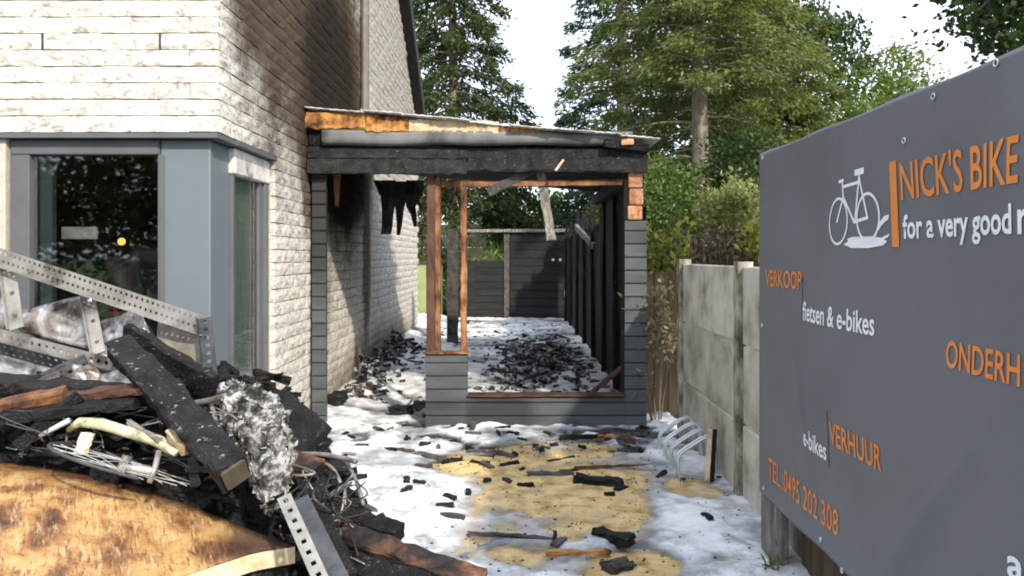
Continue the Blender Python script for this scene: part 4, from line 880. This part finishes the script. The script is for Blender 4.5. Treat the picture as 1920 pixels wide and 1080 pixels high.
MB().tube([hub+(s1*math.cos(a)+s2*math.sin(a)*.9)*.30 for a in np.linspace(-.3, 4.6, 41)], .008, 6, False).build('rim', M_STEELD, bw, True)
for i in range(22):
    a = i*2*math.pi/22+.1
    MB().tube([hub+ax*(.02 if i % 2 else -.02)+(s1*math.cos(a+.5)+s2*math.sin(a+.5))*.02, hub+(s1*math.cos(a)+s2*math.sin(a)*.9)*.295], .0022, 4).build('spoke', M_GALV, bw)
MB().tube([hub-ax*.04, hub+ax*.04], .022, 10).build('hub', M_WIRE, bw)
# spring-like wires and bent tubes
def wire(name, pts, r, mt, label, cat='wire'):
    pts = [Vector(p) for p in pts]; out = []
    for i in range(len(pts)-1):
        p0, p1, p2, p3 = pts[max(i-1, 0)], pts[i], pts[i+1], pts[min(i+2, len(pts)-1)]
        for k in range(5):
            t = k/5; out.append(.5*((2*p1)+(p2-p0)*t+(2*p0-5*p1+4*p2-p3)*t*t+(-p0+3*p1-3*p2+p3)*t**3))
    out.append(pts[-1]); return tag(MB().tube(out, r, 7).build(name, mt, None, True), label, cat)
wire('bent_tube', [P(540, 860, 3.9), P(590, 852, 3.8), P(640, 858, 3.7), P(668, 866, 3.65)], .012, M_WIRE, 'grey bent tube sticking out over the foam, upper one', 'tube')
wire('bent_tube', [P(545, 880, 3.8), P(600, 868, 3.75), P(625, 880, 3.7), P(638, 905, 3.62)], .009, M_WIRE, 'thin bent tube curling down under the upper grey tube', 'tube')
wire('bent_tube', [P(560, 850, 3.85), P(628, 855, 3.75), P(660, 885, 3.7), P(682, 948, 3.6)], .010, M_WIRE, 'curved tube drooping furthest out over the foam', 'tube')
wire('bent_rod', [P(612, 936, 3.7), P(650, 910, 3.65), P(664, 906, 3.62)], .014, M_GALV, 'pale short rod end beside the drooping tube', 'rod')
wire('bent_tube', [P(395, 752, 3.7), P(405, 790, 3.6), P(420, 815, 3.5), P(408, 830, 3.45)], .012, M_WIRE, 'looping tube beside the upper end of the ash crust', 'tube')
wire('bent_tube', [P(340, 760, 3.7), P(390, 752, 3.65), P(425, 742, 3.6)], .016, M_WIRE, 'straight grey tube running behind the thick beam', 'tube')
wire('bent_tube', [P(418, 722, 3.72), P(428, 770, 3.6)], .022, M_GALV, 'stubby pale tube standing at the top of the ash crust', 'tube')
for i in range(28):
    x0, y0 = rr.uniform(530, 650), rr.uniform(900, 1040); pts = [P(x0+rr.uniform(-45, 45), y0+rr.uniform(-40, 40), rr.uniform(3.3, 3.7)) for _ in range(5)]
    wire('wire_curl', pts, rr.uniform(.003, .006), rr.choice([M_WIRE, M_STEELD, M_RUBBER]), 'curled burnt wire hanging from the right flank of the heap')['group'] = 'burnt wires on the heap'
for i in range(30):
    x0, y0 = rr.uniform(20, 420), rr.uniform(770, 860); pts = [P(x0+rr.uniform(-60, 60), y0+rr.uniform(-25, 25), rr.uniform(3.3, 3.7)) for _ in range(5)]
    wire('wire_curl', pts, rr.uniform(.0015, .0035), rr.choice([M_WIRE, M_STEELD, M_WIRE]), 'thin burnt wire lying across the top of the heap')['group'] = 'thin burnt wires on the heap'
for i in range(80):
    x0, y0 = rr.uniform(-40, 600), (rr.uniform(735, 900) if i < 46 else rr.uniform(700, 830)); d = rr.uniform(3.35, 4.2)
    if x0 > 460: y0 = rr.uniform(880, 1040)
    p0 = P(x0, y0, d); p0.z = min(p0.z, float(mound(p0.x, p0.y))*1.08+.08); a = rr.uniform(0, 3.14); p1 = p0+Vector((math.cos(a), math.sin(a)*.6, rr.uniform(-.4, .4)))*rr.uniform(.15, .45)
    tag(MB().beam(p0, p1, rr.uniform(.015, .055), rr.uniform(.01, .03), jit=.006, segs=5, rnd=rr).build('charred_lath', (lm_ := rr.choice([M_CHAR, M_CHAR2, M_CHARG]))), ('ash-grey scorched lath' if lm_ is M_CHARG else 'black charred lath')+(' in the heap beside the ash crust' if x0 > 400 else ' in the heap under the steel frame' if y0 < 775 else ' in the heap beside the bicycle wreck'), 'lath', 'charred laths in the heap')
st_ = empty('slotted_strip', P(560, 960, 3.0), 'pale slotted steel strip standing on end at the foot of the heap', 'steel strip')
slotted(P(532, 930, 3.05), P(612, 1110, 2.75), .055, 1, M_STEELW, 'strip_face', st_, .05, .0, (1, 0, 0), .35)
slotted(P(562, 935, 3.1), P(648, 1110, 2.8), .07, 1, M_STEELD, 'strip_flange', st_, 3, 0, (1, 0, 0), .01)
piece('charred_beam', P(575, 930, 3.45), P(640, 1090, 3.2), .12, .10, M_CHAR, 'black upright timber right behind the slotted strip', 'beam', .2, .01)
# heat-stained sheet in front
pn = empty('scorched_hood', (-1.8, 2.9, .4), 'large orange-brown heat-stained sheet metal cover in the foreground', 'metal cover')
PA, PB, PC, PD = Vector((-.93, 3.30, .500)), Vector((-1.75, 2.25, .47)), Vector((-3.0, 2.35, .70)), Vector((-2.75, 3.62, .87))
def panf(u, v):
    # u: right edge (0) to left (1); v: front (0) to back (1)
    p = (PB*(1-u)+PC*u)*(1-v)+(PA*(1-u)+PD*u)*v
    return p+Vector((0, 0, .065*math.sin(math.pi*min(1, u*1.15))*(.55+.45*math.sin(math.pi*(.25+.6*v)))+.012*math.sin(u*9+v*4)-.03*max(0, v-.85)/.15))
s = MB(); s.grid(panf, 40, 24); solidify(s.build('sheet', M_PANEL, pn, True), .004)
s = MB(); s.grid(lambda u, v: Vector(panf(0, 1-u))+Vector((.004, -.004, -.07*v)), 24, 2); solidify(s.build('folded_edge', M_CREAM, pn), .003)
s = MB(); s.grid(lambda u, v: Vector(panf(0, 1-u))+Vector((-.03, .03, -.07-.4*v)), 24, 2); s.build('lining', M_CHAR2, pn)

# ------------------------------------------------------------------ plants
def unit(n): 
    v = RNG.normal(size=(n, 3)); return v/np.linalg.norm(v, axis=1, keepdims=True)
def leaf_faces(c, d, L_, Wd, roll=None):
    """diamond leaves at c pointing along d"""
    n = len(c); d = d/np.linalg.norm(d, axis=1, keepdims=True); r = unit(n); s = np.cross(d, r); s /= np.linalg.norm(s, axis=1, keepdims=True)+1e-9
    L_ = np.broadcast_to(np.asarray(L_, float), (n,))[:, None]; Wd = np.broadcast_to(np.asarray(Wd, float), (n,))[:, None]
    nrm = np.cross(d, s)
    v = np.stack([c, c+d*L_*.45+s*Wd*.5+nrm*Wd*.12, c+d*L_, c+d*L_*.45-s*Wd*.5+nrm*Wd*.12], 1).reshape(-1, 3)
    return v, np.arange(n*4).reshape(-1, 4)
def crown(name, parent, vs, mt):
    v = np.concatenate(vs); f = np.arange(len(v)).reshape(-1, 4)
    me = np_mesh(name, v, f); return link(name, me, parent, mt)
def conifer(loc, H, Rr, z0, mt, label, nb=150, spray=34, droop=.35, sparse=0.0, lsz=.2, group=None, tr=.16, gapside=None, name='conifer_tree', low=1.0):
    e = empty(name, loc, label, 'tree', group); x, y, _ = loc
    limbs = MB(); vs = []
    limbs.tube([(x, y, -.1), (x+.04, y, H*.3), (x-.03, y, H*.6), (x, y, H)], [tr*1.15, tr*.9, tr*.6, .02], 12)
    bare = low < 0; low = abs(low)
    for i in range(nb):
        f = (i+random.random())/nb; z = z0+(H-z0)*f**1.15
        a = i*2.399+random.uniform(-.3, .3); ln = Rr*(1-((z-z0)/(H-z0))**1.25)*random.uniform(.62, 1.05)*(low if f < .12 else 1)
        if bare and z < 5.3 and (math.sin(a) < -.15 or random.random() < .45): continue
        if ln < .15: ln = .2
        k = 7; pts = []
        dr = droop*random.uniform(.6, 1.4)
        for j in range(k+1):
            t = j/k; pts.append(Vector((x+math.cos(a)*ln*t, y+math.sin(a)*ln*t, z+ln*(.12*t-dr*t*t)+random.uniform(-.03, .03))))
        limbs.tube(pts, [max(.006, .035*(1-j/k)*(.4+ln/Rr)) for j in range(k+1)], 5, False)
        if random.random() < sparse: continue
        n = int(spray*(.35+ln/Rr)); t = np.sqrt(RNG.random(n))*.95+.06
        idx = t*k; j = np.clip(idx.astype(int), 0, k-1); fr_ = (idx-j)[:, None]; pa = np.array([tuple(p) for p in pts])
        c = pa[j]*(1-fr_)+pa[j+1]*fr_
        side = np.array([-math.sin(a), math.cos(a), 0]); out = np.array([math.cos(a), math.sin(a), 0])
        m_ = 7
        off = RNG.normal(size=(n, 1))*.20*(1-t[:, None]*.6)*ln*.5
        base = c+side*off+np.array([0, 0, -1])*np.abs(RNG.normal(size=(n, 1)))*.10
        base = np.repeat(base, m_, 0)+RNG.normal(size=(n*m_, 3))*np.array([.09, .09, .07])
        d = out*RNG.uniform(.1, .9, (n*m_, 1))+side*RNG.normal(size=(n*m_, 1))*.6+np.array([0, 0, -1])*RNG.uniform(-.2, 1.0, (n*m_, 1))*(.5+droop)
        v, _ = leaf_faces(base, d, RNG.uniform(.5, 1.2, n*m_)*lsz, RNG.uniform(.2, .4, n*m_)*lsz); vs.append(v)
    limbs.build('trunk', M_BARK, e, True); crown('crown', e, vs, mt); return e
def clumps(n, c, r, shell=.5):
    u = unit(n)*(RNG.random((n, 1))**(1/3)*(1-shell)+shell); 
    return np.array(c)+u*np.array(r)*RNG.uniform(.75, 1.08, (n, 1))
def broadleaf(loc, blobs, mt, label, per=70, lsz=.13, csz=.38, tr=.12, group=None, name='broadleaf_tree', cat='tree', stems=None):
    """blobs: (centre offset, radii, number of clumps)"""
    e = empty(name, loc, label, cat, group); L0 = np.array(loc); tb = MB(); top = max(b_[0][2] for b_ in blobs)
    if tr: tb.tube([L0, L0+np.array([.05, .03, top*.5]), L0+np.array([.0, .05, top*.9])], [tr, tr*.8, tr*.4], 10)
    vs = []
    for (c, r, n) in blobs:
        cc = clumps(n, L0+np.array(c), r)
        if tr:
            for q in cc[:max(3, n//8)]: tb.tube([L0+np.array([0, 0, top*.45]), (L0+np.array(c)+q)/2, q], [tr*.4, tr*.2, .008], 5, False)
        k = len(cc)*per; p = np.repeat(cc, per, 0)+RNG.normal(size=(k, 3))*csz*np.array([.5, .5, .38])
        d = RNG.normal(size=(k, 3))+np.array([0, 0, -.35])
        v, _ = leaf_faces(p, d, RNG.uniform(.6, 1.2, k)*lsz, RNG.uniform(.4, .7, k)*lsz); vs.append(v)
    if tr: tb.build('trunk', M_BARK, e, True)
    crown('crown' if cat == 'tree' else 'foliage', e, vs, mt); return e
def twiggy(loc, w, d, h, n, mt, label, name='shrub', lsz=.07, lw=.3, leaves=9, lean=.4, cat='shrub', z0=0, hmin=.55, mstem=None):
    """upright stems with leaves along them"""
    e = empty(name, loc, label, cat); x, y, z = loc; s = MB(); vs = []
    for i in range(n):
        bx, by = x+random.uniform(-w, w)*.8, y+random.uniform(-d, d)*.8; hh = h*random.uniform(hmin, 1.0); dx, dy = random.uniform(-lean, lean)*hh*.5, random.uniform(-lean, lean)*hh*.5
        pts = [Vector((bx, by, z+z0)), Vector((bx+dx*.35, by+dy*.35, z+z0+hh*.5)), Vector((bx+dx, by+dy, z+z0+hh))]
        s.tube(pts, [.007, .005, .002], 4, False)
        t = RNG.uniform(.15, 1, leaves)[:, None]; p = np.array(pts[0])*(1-t)**2+2*np.array(pts[1])*t*(1-t)+np.array(pts[2])*t*t
        v, _ = leaf_faces(p, RNG.normal(size=(leaves, 3))+np.array([0, 0, .7]), RNG.uniform(.6, 1.3, leaves)*lsz, RNG.uniform(.7, 1.3, leaves)*lsz*lw); vs.append(v)
    s.build('stem', mstem or M_TWIG, e); crown('foliage', e, vs, mt); return e
def at_px(px, d): return ((px-960)/FPX*d, d, 0)
conifer(at_px(850, 23), 15, 3.1, 3.0, LF_PINE, 'tall dark spruce with bare grey trunk beside the house gable', 190, 46, .5, .06, .2, tr=.19, name='spruce_tree')
conifer(at_px(1310, 17), 13.5, 3.5, 2.9, LF_HEM, 'big olive-green conifer with pale bare lower trunk behind the hedge', 250, 64, .32, .05, .15, tr=.2, low=-1.0)
conifer(at_px(1165, 24), 19, 2.7, 2.2, LF_BLUE, 'blue-green pine standing left behind the big olive conifer', 180, 44, .15, .05, .2, tr=.2, name='pine_tree')
conifer(at_px(1430, 21), 15, 2.7, 2.4, LF_HEM, 'slim olive conifer filling the gap right of the pale trunk', 130, 34, .30, .05, .24, tr=.16)
conifer(at_px(1335, 28), 20, 3.6, 1.5, LF_PINE, 'dark spruce filling the background behind the olive conifer', 170, 44, .3, .0, .3, tr=.2, name='spruce_tree')
broadleaf(at_px(1500, 27), [((0, 0, 8.6), (2.2, 2, 2.6), 90), ((-.6, 0, 5), (2.4, 2, 2.6), 60)], LF_DARK, 'dark broadleaf tree rising behind the slim conifer', 80, .2, .55, .16)
broadleaf(at_px(1690, 24), [((0, 0, 5.9), (2.0, 1.6, 2.2), 95), ((.9, 0, 3.6), (1.8, 1.5, 1.8), 50)], LF_LIGHT, 'light green leafy tree showing above the middle of the banner', 70, .16, .5, .1)
broadleaf(at_px(1600, 22), [((0, 0, 4.6), (1.3, 1.2, 1.6), 55), ((0, 0, 2.6), (1.5, 1.2, 1.5), 40)], LF_MID, 'small leafy tree beside the conifer above the banner corner', 70, .15, .42, .08)
broadleaf((4.35, 5.3, 0), [((-.22, 0, 4.35), (1.45, 1.2, 1.5), 250), ((.15, -.3, 3.3), (1.4, 1.2, 1.0), 160)], LF_DARK, 'dark near tree hanging over the right end of the banner', 120, .065, .22, .12)
broadleaf(at_px(1258, 15), [((-.05, 0, 2.75), (.7, .7, 1.0), 75), ((-.2, 0, 1.4), (.8, .7, .9), 35)], LF_MID, 'green shrub growing left of the pale conifer trunk', 60, .09, .26, .04, name='shrub', cat='shrub')
broadleaf(at_px(975, 24), [((0, 0, 2.7), (1.35, 1.0, 1.15), 110), ((1.2, .3, 2.3), (1.2, .9, 1.2), 45)], LF_MID, 'round green bush beyond the board gate', 60, .12, .34, .05, name='bush', cat='bush')
twiggy(at_px(915, 21.2), .7, .5, 2.1, 160, LF_GRASS, 'bright green grassy shrub over the low rear fence', 'shrub', .22, .14, 12, .3)
twiggy((2.30, 9.3, 0), .62, .35, 2.06, 420, LF_DRY, 'dried brown scorched hedge behind the concrete fence', 'hedge', .085, .4, 22, .22, 'hedge', 0, .72)
twiggy((1.77, 8.9, 0), .19, .18, 2.14, 110, LF_YEL, 'yellow-green shrub right beside the charred wall end', 'shrub', .13, .4, 22, .2)
broadleaf((2.85, 9.9, 0), [((0, 0, 2.2), (.42, .4, .5), 60), ((.1, 0, 1.5), (.5, .4, .5), 30)], LF_VAR, 'pale variegated shrub behind the dried hedge', 45, .085, .16, .03, name='shrub', cat='shrub')
broadleaf((3.05, 9.0, 0), [((-.05, 0, 1.75), (.32, .35, .42), 30), ((0, 0, 1.0), (.35, .3, .6), 20)], LF_YEL, 'olive yellow shrub at the edge of the banner', 45, .08, .15, .03, name='shrub', cat='shrub')
broadleaf(at_px(1390, 14.5), [((0, 0, 1.7), (1.3, .8, 1.1), 70), ((.25, .6, 3.1), (1.0, .8, 1.1), 80)], LF_DARK, 'dark understorey bush right of the pale trunk', 60, .1, .3, .05, name='bush', cat='bush')
broadleaf((-2.6, 21.3, 0), [((.3, 0, 1.0), (.9, .7, 1.0), 60), ((-.2, .2, 2.0), (.8, .6, .7), 30)], LF_MID, 'green hedge bush behind the rear corner of the house', 60, .12, .3, .05, name='bush', cat='bush')
# far wood
vs = []
for i in range(240):
    c = np.array([RNG.uniform(-26, 34), RNG.uniform(36, 42), RNG.uniform(.6, 5.6)]); k = 60
    p = c+RNG.normal(size=(k, 3))*np.array([.9, .7, .7]); v, _ = leaf_faces(p, RNG.normal(size=(k, 3)), RNG.uniform(.25, .5, k), RNG.uniform(.15, .3, k)); vs.append(v)
me = np_mesh('far_wood', np.concatenate(vs), np.arange(240*60*4).reshape(-1, 4)); tag(link('far_wood', me, None, LF_MID), 'far green wood closing the view behind the gardens', 'wood', kind='stuff')
# dry sapling before the fence
e = empty('dry_sapling', (1.46, 7.72, 0), 'half-dead sapling with withered leaves between the lean-to and the fence', 'sapling')
s = MB(); vs = []; rr = random.Random(8)
for (tx, tz, bx) in ((1180, 560, -.02), (1210, 545, 0), (1238, 520, .02), (1250, 560, .03), (1225, 600, .0), (1265, 600, .04), (1195, 690, -.03)):
    top = P(tx, tz, 7.6); b0 = Vector((1.44+bx, 7.72, 0)); mid = (b0+top)/2+Vector((rr.uniform(-.05, .05), 0, -.1))
    pts = [b0, (b0+mid)/2+Vector((0, 0, .05)), mid, (mid+top)/2, top]; s.tube(pts, [.009, .007, .005, .004, .002], 5, False)
    for i in range(5):
        q = pts[2].lerp(top, rr.random()); s.tube([q, q+Vector((rr.uniform(-.12, .12), rr.uniform(-.1, .1), rr.uniform(.03, .15)))], [.004, .002], 4, False)
    n = 60 if tx > 1200 else 14; t = RNG.uniform(.35, 1, n)[:, None]; p = np.array(mid)*(1-t)+np.array(top)*t+RNG.normal(size=(n, 3))*.05
    v, _ = leaf_faces(p, RNG.normal(size=(n, 3))+np.array([0, 0, -.3]), RNG.uniform(.05, .10, n), RNG.uniform(.022, .042, n)); vs.append(v)
s.build('stem', M_TWIG, e); crown('foliage', e, vs, LF_WITH)
twiggy((1.37, 4.02, 0), .03, .10, .20, 6, LF_MID, 'small green weed at the foot of the banner post', 'weed', .06, .25, 7, .9, 'weed')
# trees across the street, mirrored in the shop window
broadleaf((-7.5, -7.5, 0), [((0, 0, 4.6), (3.0, 2.2, 2.6), 110), ((.5, 0, 2.0), (2.8, 2, 1.9), 70)], LF_DARK, 'dense street tree opposite the shop, mirrored in its window', 60, .22, .6, .2)
broadleaf((-12.5, -9, 0), [((0, 0, 4.6), (3.2, 2.2, 3.0), 110), ((.5, 0, 2.0), (3, 2, 2), 70)], LF_DARK, 'second street tree further along, mirrored at the window edge', 60, .22, .6, .2)
